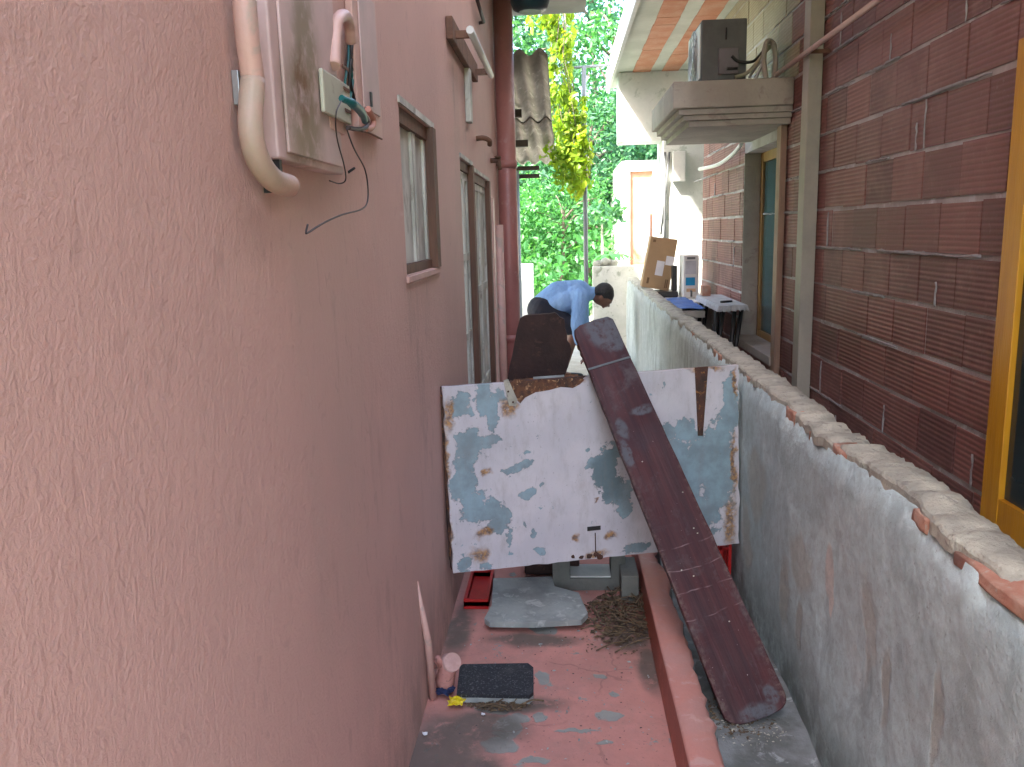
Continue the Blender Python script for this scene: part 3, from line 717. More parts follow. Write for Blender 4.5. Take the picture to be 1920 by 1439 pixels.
hose('coiled_hose', [P(1436, 150, Y=Yh-.02)+Vector((0, 0, -.0)), P(1432, 110, Y=Yh), P(1438, 80, Y=Yh), P(1450, 84, Y=Yh+.03), P(1454, 115, Y=Yh+.03), P(1452, 148, Y=Yh)], .016, M_paleconc, 'thick pale hose standing in a loop at the wall end of the canopy')
# conduit running along the brick wall, and drooping white hose below the canopy
a = P(1478, 140, X=BX-.035); b = P(1735, -18, X=BX-.035)
pz = thing('wall_conduit', 'straight brown conduit running along the brick wall past the pilaster', 'pipe', b)
MB().tube([(BX-.035-.07, a.y, a.z), (BX-.035-.07, b.y-1.2, (a.z+b.z)/2+.02)], .014, 10).build('pipe', M_pinkpaint, pz)
for yy in (4.45, 3.2): MB().box(BX-.10, BX-.011, yy, yy+.02, (a.z+b.z)/2-.0, (a.z+b.z)/2+.018).build('clip', M_rustc, pz)
hose('white_hose', [P(1390, 272, X=BX-.06), P(1372, 292, X=BX-.08), P(1345, 310, X=BX-.08), P(1312, 318, X=BX-.06)], .016, M_whitepl, 'white hose sagging along the brick wall under the canopy')

# ================================================================ THINGS BEHIND, RIGHT
wh = thing('white_house', 'bright white rendered house end beyond the brick wall', 'building', (1.2, 9.5, 0))
xw = P(1243, 400, Y=9.4).x
MB().box(xw, 4.5, 9.4, 10.0, -.02, 2.55, bev=.01).build('wall', M_white, wh)
q0 = P(1160, 268, Y=9.5); q1 = P(1300, 167, Y=9.5)
MB().box(q0.x, 4.6, 9.5, 9.85, q0.z, 3.199, bev=.01).build('parapet', M_white, wh)
q = P(1273, 285, Y=9.35); MB().box(q.x-.07, q.x+.07, 9.31, 9.398, q.z-.32, q.z, bev=.006).build('meter_cabinet', M_whitepl, wh)
MB().tube([(q.x-.15, 9.37, q.z-1.3), (q.x-.15, 9.37, q.z)], .015, 8).tube([(q.x-.19, 9.37, q.z-.9), (q.x-.1, 9.37, q.z+.0)], .012, 8).build('pipe', M_acgrey, wh)
# further house
Yf = 13.2; fa = P(1166, 400, Y=Yf).x; fb = P(1250, 400, Y=Yf).x; ft = P(1200, 302, Y=Yf).z
fh = thing('far_house', 'pale house with orange brick panel framed in white beyond the yard', 'building', (fa, Yf, 0))
MB().box(fa, fa+.13, Yf, Yf+3, -.02, ft, bev=.006).box(fa+.131, 3.0, Yf, Yf+3, ft-.16, ft).box(fa+.48, fa+.60, Yf, Yf+.2, -.02, ft-.161).box(fa+.601, 3.0, Yf+.02, Yf+3, -.02, ft-.35).build('frame', M_white, fh)
MB().box(fa+.1305, fa+.4795, Yf+.05, Yf+.2, -.02, ft-.165).build('brick_panel', M_clay, fh)
MB().box(fa+.55, 3.2, Yf-.4, Yf+.0, ft-.30, ft-.17).build('roof_edge', M_asb, fh)
MB().tube([(fa+.40, Yf-.03, 0), (fa+.40, Yf-.03, ft-.75)], .045, 10).build('grey_post', M_gpost, fh)

# counter behind the low wall
ct = thing('yard_counter', 'whitewashed concrete counter behind the far end of the low wall', 'counter', (1.1, 8, .28))
MB().box(.86, 1.33, 7.1, 9.25, .80, .86, bev=.006).build('top', M_white, ct)
for yy in (7.2, 8.95): MB().box(.9, 1.3, yy, yy+.15, .282, .799).build('support', M_paleconc, ct)
# carton
cq = P(1240, 542, Z=.925)
def box_local(name, label, cat, base, rz, tilt):
    return thing(name, label, cat, mtx=Matrix.Translation(base) @ Matrix.Rotation(rz, 4, 'Z') @ Matrix.Rotation(tilt, 4, 'Y'))
cb = thing('cardboard_box', 'tall tilted brown cardboard box with white labels behind the low wall', 'box')
cy = 7.75; bl = P(1203, 538, Y=cy); br_ = P(1254, 547, Y=cy); tl4 = P(1221, 444, Y=cy); tr4 = P(1271, 450, Y=cy)
cb.location = bl
s = MB(); s.prism([bl, br_, tr4, tl4], (0, 0, 0), (0, .17, 0)); ob = s.build('carton', M_card, cb)
uq = (br_-bl); vq = (tl4-bl)
def face_rect(u0, u1, v0, v1, name, m, par, off=-.002):
    p = [bl+uq*u+vq*v+Vector((0, off, 0)) for u, v in ((u0, v0), (u1, v0), (u1, v1), (u0, v1))]
    return MB().prism(p, (0, 0, 0), (0, .0015, 0)).build(name, m, par)
face_rect(.38, .66, .27, .56, 'shipping_label', M_paper, cb); face_rect(.68, .98, .50, .68, 'shipping_label', M_paper, cb)
M_ink = simple('brown_print', (.20, .12, .06), None, 20, .8, 0)
for (u0, u1, v0, v1) in ((.14, .22, .08, .2), (.80, .84, .05, .22), (.86, .90, .05, .22), (.10, .2, .9, .95)): face_rect(u0, u1, v0, v1, 'printed_mark', M_ink, cb)
# the dark thing under it
a = P(1237, 552, Y=7.6); b = P(1268, 520, Y=7.6)
tag(MB().box(a.x-.12, b.x+.02, 7.60, 7.90, .862, .915, bev=.01).box(b.x-.03, b.x+.015, 7.64, 7.735, .917, b.z+.10, bev=.008).build('black_stand', M_black), 'black plastic stand propping up the tilted cardboard box', 'stand')
# white dispenser tower
ty = 7.5; ta = P(1281, 558, Y=ty); tb_ = P(1311, 479, Y=ty)
wt = thing('water_dispenser', 'slim white water dispenser with a blue square front panel on the counter', 'dispenser', (ta.x, ty, .862))
MB().box(ta.x, tb_.x, ty, ty+.28, .862, tb_.z, bev=.008).build('casing', M_whitepl, wt)
ww = tb_.x-ta.x
def fr(u0, u1, py0, py1, name, m): 
    MB().box(ta.x+ww*u0, ta.x+ww*u1, ty-.005, ty-.0005, P(1295, py1, Y=ty).z, P(1295, py0, Y=ty).z).build(name, m, wt)
fr(.15, .75, 521, 536, 'blue_panel', M_bluesq); fr(.22, .75, 483, 487, 'vent_slot', M_acgrey); fr(.2, .8, 542, 548, 'peach_strip', simple('peach_sticker', (.75, .5, .3), None, 6, .5, 0)); fr(.12, .82, 490, 515, 'front_panel', simple('pale_grey_plastic', (.6, .62, .66), None, 6, .4, 0))
q = P(1296, 553, Y=ty-.03); MB().tube([(q.x, ty-.001, q.z+.03), (q.x, ty-.04, q.z+.03), (q.x, ty-.045, q.z-.02)], .009, 8).build('tap', M_acgrey, wt)
# blue tarp, draped over a tub rim
tarp = grid_sheet('blue_tarp', .87, 1.10, 6.4, 7.45, 24, 30, lambda x, y: .875+.012*noise.noise((x*9, y*7, 0))+.0, M_blue)
sm = tarp.modifiers.new('thick', 'SOLIDIFY'); sm.thickness = .004
tag(tarp, 'crumpled blue tarp lying in front of the white dispenser behind the wall', 'tarp')
MB().box(.865, 1.10, 6.4, 7.095, .80, .855, bev=.004).box(.88, .92, 6.5, 6.54, .282, .799).build('shelf', M_paleconc, ct)
# folding table w lace cloth
tb = thing('side_table', 'narrow table with black twin splayed legs behind the low wall', 'table', (1.15, 6, .28))
tx0, tx1, tya, tyb, tz = 1.13, 1.335, 6.0, 7.0, .925
MB().box(tx0, tx1, tya, tyb, tz-.02, tz, bev=.003).build('top', M_woodlt, tb)
for (px, py, Yl) in ((1362, 600, 6.12), (1313, 580, 6.82)):
    for dx in (0, .05):
        for xo in (0, .13):
            MB().tube([(1.14+dx+xo, Yl, tz-.021), (1.14+dx*.4+xo-.05, Yl, .283)], .016, 8).build('leg', M_black, tb)
def cloth():
    bm = bmesh.new(); n = 90; outline = []
    per = [(tx0, tya), (tx1, tya), (tx1, tyb), (tx0, tyb)]
    ring = []
    for i in range(4):
        a_, b_ = per[i], per[(i+1) % 4]
        for k in range(n//2 if i % 2 == 0 else n): t = k/(n//2 if i % 2 == 0 else n); ring.append((a_[0]+(b_[0]-a_[0])*t, a_[1]+(b_[1]-a_[1])*t))
    cx, cyy = (tx0+tx1)/2, (tya+tyb)/2
    T = [bm.verts.new((x, y, tz+.004)) for x, y in ring]; bm.faces.new(T)
    B = []
    for i, (x, y) in enumerate(ring):
        wv = .008*math.sin(i*.9); d = .028+.014*abs(math.sin(i*.45))
        B.append(bm.verts.new((x+math.copysign(.008+wv, x-cx), y+math.copysign(.008+wv, y-cyy), tz-d)))
    for i in range(len(ring)): bm.faces.new((T[i], T[(i+1) % len(ring)], B[(i+1) % len(ring)], B[i]))
    me = bpy.data.meshes.new('table_cloth'); bm.to_mesh(me); bm.free(); o = link('table_cloth', me, simple('grey_white_cloth', (.58, .60, .62), (.45, .47, .5), 20, .8, .003, 60)); 
    sm = o.modifiers.new('thick', 'SOLIDIFY'); sm.thickness = .002; return o
tag(cloth(), 'scalloped white cloth draped over the narrow table behind the wall', 'tablecloth')
tag(MB().box(1.15, 1.22, 6.85, 6.95, tz+.006, tz+.09, bev=.004).build('wooden_block', M_obrick), 'small orange brown block on the far end of the cloth', 'block')
tag(MB().tube([(1.18, 6.2, tz+.012), (1.27, 6.25, tz+.012)], .009, 8).build('dark_handle_tool', M_black), 'small black tool lying on the scalloped white cloth', 'tool')

# ================================================================ THINGS BEHIND, CENTRE & LEFT
# porch roof
pr_ = thing('porch_roof', 'old corrugated fibre cement porch roof sloping away behind the pink house', 'roof', (-1, 8, 2.5))
ya, za = 6.35, P(1000, 98, Y=6.35).z; yb = 10.6; zb = P(1000, 302, Y=10.6).z
def slope(y): return za+(zb-za)*(y-ya)/(yb-ya)
for i in range(2):
    bm = bmesh.new(); rows = []; x1, x0 = -.09, -3.2; nx = 260
    A, B = (ya, ya+(yb-ya)*.53) if i == 0 else (ya+(yb-ya)*.48, yb); off = .0 if i == 0 else -.022
    for j in range(5):
        y = A+(B-A)*j/4; rows.append([bm.verts.new((x0+(x1-x0)*k/nx+(.008*j if i else 0), y+.0*k, slope(y)+off+.026*math.cos((x0+(x1-x0)*k/nx)*2*math.pi/.15))) for k in range(nx+1)])
    for j in range(4):
        for k in range(nx): bm.faces.new((rows[j][k], rows[j][k+1], rows[j+1][k+1], rows[j+1][k])).smooth = True
    me = bpy.data.meshes.new('corrugated_sheet'); bm.to_mesh(me); bm.free(); o = link('corrugated_sheet', me, M_asb, pr_)
    sm = o.modifiers.new('thick', 'SOLIDIFY'); sm.thickness = .007
for (px, py) in ((960, 131), (970, 214), (980, 270)):
    # where the ray meets the sloping roof
    r = ray(px, py); k = (zb-za)/(yb-ya); t = (za-.09+k*(-ya)-1.5)/(r.z-k*r.y); p = CAM+r*t
    MB().box(-3.2, -.36, p.y-.03, p.y+.03, p.z-.035, p.z+.035).build('purlin', M_dark, pr_)
for py, yy in ((316, 10.5), (331, 10.5)):
    p = P(1000, py, Y=yy); MB().box(-3.2, -.28, yy-.03, yy+.03, p.z-.025, p.z+.025).build('beam', M_dark, pr_)
px_ = P(970, 450, Y=10.5)
MB().tube([(px_.x, 10.4, 0), (px_.x, 10.4, P(970, 322, Y=10.4).z)], .048, 12).build('post', M_gpost, pr_)
MB().tube([(-3.0, 10.4, 0), (-3.0, 10.4, 2.3)], .048, 12).build('post', M_gpost, pr_)
# left garden wall
xr = P(1000, 540, Y=11.4).x; zt_ = P(990, 496, Y=11.4).z
tag(MB().box(-3.4, xr, 11.4, 11.6, -.02, zt_, bev=.01).build('left_garden_wall', M_white), 'white garden wall stub behind the grey porch post', 'wall')
# right cross wall with rubble on top
xa = P(1112, 560, Y=9.75).x; zt2 = P(1140, 500, Y=9.75).z
M_stain = simple('stained_white_wall', (.76, .76, .70), (.62, .63, .56), 3, .85, .006, 30, c3=(.35, .38, .30))
tag(MB().box(xa, 2.2, 9.75, 9.95, -.02, zt2, bev=.012).build('cross_wall', M_stain), 'whitewashed stained cross wall behind the crouching man', 'wall')
for k, (px, s_) in enumerate(((1122, .07), (1136, .085), (1150, .06))):
    q = P(px, 494, Y=9.85); r_ = MB(); r_.ell((0, 0, 0), (s_, .07, s_*.6), 12)
    for v in r_.bm.verts: v.co += noise.noise_vector(v.co*14+Vector((k*5, 0, 0)))*.025
    for v in r_.bm.verts: v.co += Vector((q.x, 9.85, zt2+s_*.45))
    tag(r_.build('rubble_stone', M_cap), ('leftmost', 'middle', 'rightmost')[k]+' pale stone lump lying on the white cross wall', 'stone', 'stones on the cross wall')
# pole
pq = P(1098, 430, Y=9.6)
vp = thing('pole', 'slim grey metal pole standing behind the man and carrying the vine', 'pole', (pq.x, 9.6, 0))
MB().tube([(pq.x, 9.6, 0), (pq.x, 9.6, 3.3)], .026, 12).build('shaft', M_gpost, vp)
MB().tube([(-.2, 9.6, 3.28), (pq.x+.3, 9.6, 3.3)], .014, 8).build('crossbar', M_gpost, vp)
wq = P(1037, 160, Y=9.4).x
tag(MB().tube([(wq, 9.4, 2.35), (wq-.01, 9.4, 4.6)], .008, 6).build('wire_strand', M_alu), 'thin pale upright wire beside the yellow green vine', 'wire')

# hanging dark pot under canopy
q = P(994, 22, Y=5.3)
tk = MB().tube([(q.x, 5.3, q.z-.005), (q.x, 5.3, q.z+.012), (q.x, 5.3, q.z+.05), (q.x, 5.3, 3.118)], [.07, .105, .12, .125], 24).build('hanging_pot', simple('dark_teal_plastic', (.012, .035, .045), (.01, .05, .06), 5, .4, .001))
tag(tk, 'dark teal round pot hanging under the pale slab at the top', 'pot')

# ================================================================ JUNK IN THE ALLEY
# --- old metal door lying on its side
TL = P(829, 727, X=LX+.012); BL = P(850, 1076, X=LX+.04); TR = P(1385, 686, X=RX-.02); BR = P(1385, 1020, X=RX-.015)
BL.y = TL.y-.10; BL = P(850, 1076, Y=TL.y-.02); BR = P(1385, 1020, Y=TR.y-.02)
ux = ((TR-TL).normalized()+(BR-BL).normalized()).normalized(); uz = ((TL-BL).normalized()+(TR-BR).normalized()); uz = (uz-ux*uz.dot(ux)).normalized(); un = ux.cross(uz)  # un points away from... 
org = BL.copy(); nrm = un if un.y < 0 else -un      # towards camera
PM = Matrix((ux, -nrm, uz)).transposed().to_4x4(); PM.translation = org
PMi = PM.inverted()
def pan(px, py, off=0.0):
    r = ray(px, py); o0 = org+nrm*off; t = (o0-CAM).dot(nrm)/r.dot(nrm); return PMi @ (CAM+r*t)     # local (u, depth, v)
def m_panel():
    m, t, b = new_mat('peeling_white_over_blue'); v = coords(t, True); vw = warp(t, v, 10, .07); vf = warp(t, warp(t, vw, 28, .035), 80, .012)
    white = mixc(t, rmp(t, noi(t, v, 5, 4), .35, .65), (.60, .58, .61), (.52, .51, .55))
    L = []
    for (px, py, rx, rz) in [(865, 760, .045, .05), (905, 745, .03, .07), (925, 775, .022, .07), (940, 745, .03, .025), (880, 835, .06, .07), (905, 830, .07, .03), (870, 900, .05, .10), (890, 950, .055, .07), (925, 955, .05, .035), (965, 880, .05, .02), (985, 875, .03, .02), (990, 925, .035, .02), (930, 990, .05, .035), (945, 970, .03, .05), (870, 1060, .03, .04), (955, 1010, .012, .03),
                             (1135, 880, .045, .09), (1150, 920, .06, .06), (1120, 870, .04, .02), (1170, 955, .04, .03), (1320, 850, .09, .10), (1285, 810, .05, .05), (1345, 900, .07, .16), (1290, 900, .08, .12), (1350, 870, .06, .2), (1275, 850, .05, .07), (1370, 760, .035, .13), (915, 1060, .03, .02), (985, 985, .012, .01), (1000, 1000, .012, .02), (1170, 925, .04, .05), (1150, 870, .03, .09), (1310, 970, .09, .10), (1190, 1030, .06, .02), (1255, 810, .03, .03), (1015, 1035, .022, .02), (960, 1035, .01, .01), (985, 850, .012, .008), (1100, 845, .01, .01), (1020, 910, .01, .01), (1245, 720, .01, .006)]:
        q = pan(px, py); L.append((q.x, 0, q.z, rx, 1, rz))
    jit = mth(t, 'MULTIPLY', mth(t, 'SUBTRACT', noi(t, v, 22, 9, .72), .48), 2.6)
    bm_ = spots(t, vf, L, .05, jit)
    sp = rmp(t, noi(t, vf, 24, 6, .72), .645, .66)
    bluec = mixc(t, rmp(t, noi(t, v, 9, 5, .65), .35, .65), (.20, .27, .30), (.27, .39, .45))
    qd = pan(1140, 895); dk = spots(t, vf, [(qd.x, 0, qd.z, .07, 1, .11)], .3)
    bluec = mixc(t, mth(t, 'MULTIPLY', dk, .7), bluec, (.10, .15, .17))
    edge_ = mth(t, 'MULTIPLY', rmp(t, bm_, .02, .3), rmp(t, bm_, .98, .6))
    c = mixc(t, mth(t, 'MAXIMUM', bm_, sp), white, bluec)
    c = mixc(t, mth(t, 'MULTIPLY', edge_, .6), c, (.30, .30, .30))
    scr = rmp(t, noi(t, scaled(t, warp(t, v, 3, .1), (1, 1, .08)), 70, 4, .6), .66, .72, 0, .35)
    c = mixc(t, scr, c, (.28, .30, .32))
    Rr = []
    for (px, py, rx, rz) in [(955, 765, .03, .035), (1080, 1012, .014, .018), (1145, 1005, .025, .016), (1118, 940, .009, .009), (840, 780, .015, .06), (836, 870, .012, .12), (840, 1000, .012, .12), (1380, 720, .008, .06), (1376, 870, .012, .12), (1370, 980, .025, .10), (1115, 1040, .05, .015), (905, 1000, .03, .02), (1325, 690, .07, .012), (1030, 720, .12, .012), (910, 885, .02, .015), (900, 1040, .035, .03)]:
        q = pan(px, py); Rr.append((q.x, 0, q.z, rx, 1, rz))
    rm = mth(t, 'MULTIPLY', spots(t, vf, Rr, .5), rmp(t, noi(t, v, 35, 5, .7), .28, .5))
    rc = mixc(t, rmp(t, noi(t, v, 60, 4, .7), .4, .6), (.42, .20, .03), (.10, .05, .035))
    c = mixc(t, mth(t, 'MULTIPLY', rm, .9), c, rc)
    c = mixc(t, rmp(t, noi(t, scaled(t, v, (1, 1, .35)), 16, 6, .75), .46, .72, 0, .35), c, (.26, .24, .22))
    c = mixc(t, rmp(t, noi(t, v, 110, 3, .7), .64, .72, 0, .8), c, (.12, .10, .09))
    t.links.new(c, b.inputs['Base Color']); b.inputs['Roughness'].default_value = .55
    bump(t, b, mth(t, 'ADD', mth(t, 'MULTIPLY', bm_, -.6), mth(t, 'MULTIPLY', noi(t, v, 25, 4), .4)), .003, .7); return m
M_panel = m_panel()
M_rust = simple('dark_rust', (.10, .045, .03), (.045, .028, .022), 16, .9, .004, 70, c3=(.30, .13, .04))
W_ = (TR-TL).length*.5+(BR-BL).length*.5; lTL = PMi @ TL; lTR = PMi @ TR; lBR = PMi @ BR
door = thing('metal_door', 'old white metal door with peeling blue patches wedged sideways across the alley', 'door', mtx=PM)
def local(mbb, name, m, par):
    bmesh.ops.recalc_face_normals(mbb.bm, faces=mbb.bm.faces)
    me = bpy.data.meshes.new(name); mbb.bm.to_mesh(me); mbb.bm.free()
    o = bpy.data.objects.new(name, me); COL.objects.link(o); me.materials.append(m); o.parent = par; return o
# ragged outline of the sheet (with the torn notch along the top), local u/v
edge = []
def add_edge(p, q, n, amp, seed):
    for i in range(n):
        t = i/n; a = p+(q-p)*t; nn = Vector((q.z-p.z, 0, -(q.x-p.x))).normalized()
        edge.append(a+nn*amp*noise.noise((seed, a.x*20, a.z*20)))
c0 = Vector((0, 0, 0)); c1 = Vector((lBR.x, 0, lBR.z)); c2 = Vector((lTR.x, 0, lTR.z)); c3 = Vector((lTL.x, 0, lTL.z))
add_edge(c0, c1, 60, .004, 1); add_edge(c1, c2, 40, .009, 2)
n1 = pan(1085, 728); n1.y = 0; n2 = pan(1075, 712); n2.y = 0
add_edge(c2, Vector((pan(1090, 708).x, 0, pan(1090, 708).z)), 24, .002, 3)
for (px, py) in ((1088, 722), (1075, 729), (1052, 727), (1030, 733), (1005, 737), (985, 747), (976, 758), (970, 752), (962, 757), (957, 737), (951, 730), (950, 719)):
    q = pan(px, py); edge.append(Vector((q.x, 0, q.z)))
add_edge(edge[-1].copy(), c3, 16, .002, 4); add_edge(c3, c0, 40, .008, 5)
mbp = MB(); mbp.prism([e_.copy() for e_ in edge], (0, 0, 0), (0, .028, 0)); local(mbp, 'sheet', M_panel, door)
# folded rim, rusty, set back behind the sheet
mbp = MB(); r_ = .03
for (a, b) in ((c0, c1), (c1, c2), (c2, c3), (c3, c0)):
    pass
def rim(a, b, w, name='frame'):
    d = (b-a).normalized(); nn = Vector((-d.z, 0, d.x)); poly = [a+Vector((0, .029, 0)), b+Vector((0, .029, 0)), b+nn*w+Vector((0, .029, 0)), a+nn*w+Vector((0, .029, 0))]
    k = MB(); k.prism(poly, (0, 0, 0), (0, .028, 0)); return local(k, name, M_rust, door)
ins = lambda p: Vector((p.x*.985+.008, 0, p.z*.985+.006))
rim(c0+Vector((-.004, 0, .004)), c1+Vector((.002, 0, .004)), .03); rim(c1+Vector((.004, 0, .036)), c2+Vector((.004, 0, -.036)), .03)
rim(c2+Vector((.002, 0, -.004)), c3+Vector((-.004, 0, -.004)), .035); rim(c3+Vector((-.007, 0, -.04)), c0+Vector((-.007, 0, .036)), .03)
s = MB(); te = [pan(x_, y_, -.006) for x_, y_ in ((948, 722), (948, 765), (975, 768), (1000, 750), (1040, 742), (1090, 736), (1095, 712), (1060, 709), (1040, 714), (1015, 711), (995, 716), (970, 712))]
s.prism(te, (0, 0, 0), (0, .004, 0)); local(s, 'torn_edge', simple('flaking_rust_edge', (.16, .07, .035), (.05, .03, .025), 26, .9, .006, 60, c3=(.50, .30, .16)), door)
# tapered dark slot (strap) on the right
s = MB(); pts = [pan(1303, 690, .004), pan(1328, 688, .004), pan(1318, 818, .004), pan(1309, 818, .004)]
s.prism(pts, (0, 0, 0), (0, .0035, 0)); local(s, 'strap_hinge', M_rust, door)
# cream bracket at the notch
s = MB(); pts = [pan(944, 715, .008), pan(953, 712, .008), pan(970, 750, .008), pan(968, 762, .008), pan(955, 762, .008)]
s.prism(pts, (0, 0, 0), (0, .006, 0)); local(s, 'hinge', M_cap, door)
for (px, py) in ((953, 735), (962, 755)):
    q = pan(px, py, .009); s = MB(); s.ell(q, (.004, .003, .004), 8); local(s, 'screw', M_rust, door)
# latch slit and scratch
s = MB(); q = pan(1101, 989, .001); q2 = pan(1126, 994, .001); s.box(q.x, q2.x, q.y-.002, q.y+.001, q2.z, q.z); local(s, 'keyhole', M_black, door)
s = MB(); q = pan(1116, 1000, .001); q2 = pan(1117, 1046, .001); s.tube([q, q2], .0022, 6); local(s, 'latch_rod', M_rust, door)
for (px, py, r_) in ((1105, 1044, .012), (1118, 1040, .012), (1090, 1046, .01), (1125, 1045, .014), (1075, 1045, .008)):
    q = pan(px, py, .002); s = MB(); s.ell(q, (r_, .004, r_*.8), 10)
    for v in s.bm.verts: v.co += noise.noise_vector(v.co*90)*.004
    local(s, 'rust_blister', M_rust, door)

# --- dark board behind
dby = 3.34
pts = [P(x, y, Y=dby) for x, y in ((974, 598), (990, 592), (1040, 588), (1058, 600), (1064, 640), (1072, 655), (1066, 690), (1055, 710))]
z_ = .32; pts += [Vector((P(1052, 712, Y=dby).x, dby, z_)), Vector((P(948, 712, Y=dby).x, dby, z_)), P(950, 712, Y=dby)]
jag = []
for i in range(len(pts)):
    a, b = pts[i], pts[(i+1) % len(pts)]
    for k in range(5): 
        p = a+(b-a)*k/5; p += Vector((noise.noise((p.x*40, p.z*40, 1)), 0, noise.noise((p.x*40, p.z*40, 7))))*.006; jag.append(p)
M_board = simple('dark_brown_rough_board', (.045, .022, .018), (.028, .015, .013), 9, .85, .005, 50, c3=(.075, .035, .025))
db = thing('dark_board', 'rough dark brown board standing upright behind the white metal door', 'board', (-.1, dby, z_))
MB().prism(jag, (0, 0, 0), (0, .03, 0)).build('board', M_board, db)
a = P(965, 714, Y=dby-.01)
mm = MB()
for k in range(16):
    t = k/15; q = a+(P(1075, 704, Y=dby-.01)-a)*t; mm.box(q.x-.02, q.x+.02, dby-.05-.02*(k % 2), dby-.003, q.z-.05-.015*random.random(), q.z-.008+.012*random.random())
mm.build('rusty_rail', simple('flaky_orange_rust', (.20, .08, .03), (.06, .035, .025), 30, .9, .006, 60, c3=(.5, .22, .03)), db)
MB().tube([P(1000, 712, Y=dby-.07), P(1058, 708, Y=dby-.07)], .010, 8).build('pale_rod', M_slab, db)
MB().box(a.x+.02, a.x+.26, dby-.01, dby+.16, .02, z_, bev=.01).build('foot', M_board, db)

# --- long brown plank
def plank():
    tL, tR = P(1068, 607, Y=3.15), P(1149, 596, Y=3.15)
    b0L, b0R = P(1375, 1345, Z=.012), P(1483, 1298, Z=.03)
    ctop = (tL+tR)/2; cbot = P(1428, 1352, Z=.02)
    ax = (ctop-cbot); Ln = ax.length; ax.normalize()
    wd = ((tR-tL).normalized()+(P(1482, 1290, Z=.03)-P(1350, 1300, Z=.03)).normalized()); wd = (wd-ax*wd.dot(ax)).normalized(); nn = wd.cross(ax).normalized()
    if nn.y > 0: nn = -nn
    M = Matrix((wd, -nn, ax)).transposed().to_4x4(); M.translation = cbot
    th = thing('plank', 'long dark maroon wooden plank with rounded foot leaning over the metal door', 'plank', mtx=M)
    w0, w1 = .104, .083; poly = []
    n = 14
    for i in range(n+1):           # rounded foot
        a_ = math.pi+math.pi*i/n; ca, sa = math.cos(a_), math.sin(a_); poly.append(Vector((w0*math.copysign(abs(ca)**.6, ca), 0, .055-.05*abs(sa)**.8)))
    for i in range(1, 30): t = i/30; poly.append(Vector((w0+(w1-w0)*t+.003*noise.noise((1, t*20, 0)), 0, .055+(Ln-.085)*t)))
    for (u, v) in ((w1, Ln-.02), (w1*.8, Ln-.002), (w1*.1, Ln), (-w1*.6, Ln-.006), (-w1*.92, Ln-.02), (-w1, Ln-.045)): poly.append(Vector((u, 0, v)))
    for i in range(29, 0, -1): t = i/30; poly.append(Vector((-(w0+(w1-w0)*t)+.003*noise.noise((3, t*20, 0)), 0, .055+(Ln-.085)*t)))
    mb = MB(); mb.prism(poly, (0, 0, 0), (0, .024, 0))
    m, t, b = new_mat('maroon_varnished_wood'); v = coords(t, True); vg = scaled(t, v, (1, 1, .06)); vw = warp(t, v, 14, .05)
    c = mixc(t, rmp(t, noi(t, vg, 24, 5, .6, .4), .36, .66), (.034, .010, .014), (.066, .017, .019))
    c = mixc(t, rmp(t, noi(t, v, 3.5, 3), .5, .65, 0, .7), c, (.032, .014, .021))
    D = [(.03, 0, Ln-.05, .07, 1, .085), (.05, 0, Ln-.12, .04, 1, .04), (-.05, 0, Ln-.47, .02, 1, .04), (-.07, 0, Ln-.56, .015, 1, .05), (0, 0, .02, .06, 1, .03), (.06, 0, .06, .02, 1, .03), (.04, 0, Ln-.42, .04, 1, .02)]
    dm = mth(t, 'MULTIPLY', spots(t, vw, D, .3), rmp(t, noi(t, v, 30, 5, .7), .3, .55))
    c = mixc(t, mth(t, 'MULTIPLY', dm, .85), c, (.085, .095, .11))
    c = mixc(t, rmp(t, noi(t, vg, 60, 4, .7), .62, .72, 0, .3), c, (.14, .08, .095))
    c = mixc(t, rmp(t, noi(t, v, 95, 2, .6), .73, .76, 0, .7), c, (.40, .32, .32))
    sx = nd(t, 'SeparateXYZ', None, {0: v}).outputs[0]
    ew = mth(t, 'MULTIPLY', rmp(t, mth(t, 'ABSOLUTE', sx), .074, .096), rmp(t, noi(t, v, 34, 6, .75), .44, .60))
    c = mixc(t, mth(t, 'MULTIPLY', ew, .7), c, (.13, .09, .08))
    dirtm = mth(t, 'MULTIPLY', rmp(t, noi(t, vw, 7, 7, .7), .52, .68), .55)
    c = mixc(t, dirtm, c, (.09, .075, .08))
    # cross scratches near the foot
    sz = nd(t, 'SeparateXYZ', None, {0: warp(t, v, 5, .05)}).outputs[2]
    scr = rmp(t, mth(t, 'ABSOLUTE', mth(t, 'SUBTRACT', mth(t, 'FRACT', mth(t, 'MULTIPLY', sz, 13.0)), .5)), .035, .012)
    win = mth(t, 'MULTIPLY', rmp(t, sz, .26, .34), rmp(t, sz, .66, .6))
    c = mixc(t, mth(t, 'MULTIPLY', mth(t, 'MULTIPLY', scr, win), rmp(t, noi(t, v, 12), .4, .6, 0, .55)), c, (.26, .18, .19))
    t.links.new(c, b.inputs['Base Color']); t.links.new(rmp(t, noi(t, v, 8),   .3, .7, .45, .65), b.inputs['Roughness']); b.inputs['Specular IOR Level'].default_value = .28
    bump(t, b, mth(t, 'ADD', noi(t, vg, 60, 4), mth(t, 'MULTIPLY', noi(t, v, 40, 3), .5)), .0015)
    o = local(mb, 'board', m, th)
    bv = o.modifiers.new('b', 'BEVEL'); bv.width = .004; bv.segments = 2; bv.limit_method = 'ANGLE'
    # thin metal strip across
    k = MB(); zc = Ln-.205; k.box(-w1-.002, w1+.002, -.0025, -.0005, zc, zc+.008); local(k, 'metal_strip', simple('grey_blue_strip', (.09, .11, .12), None, 20, .5, .001), th)
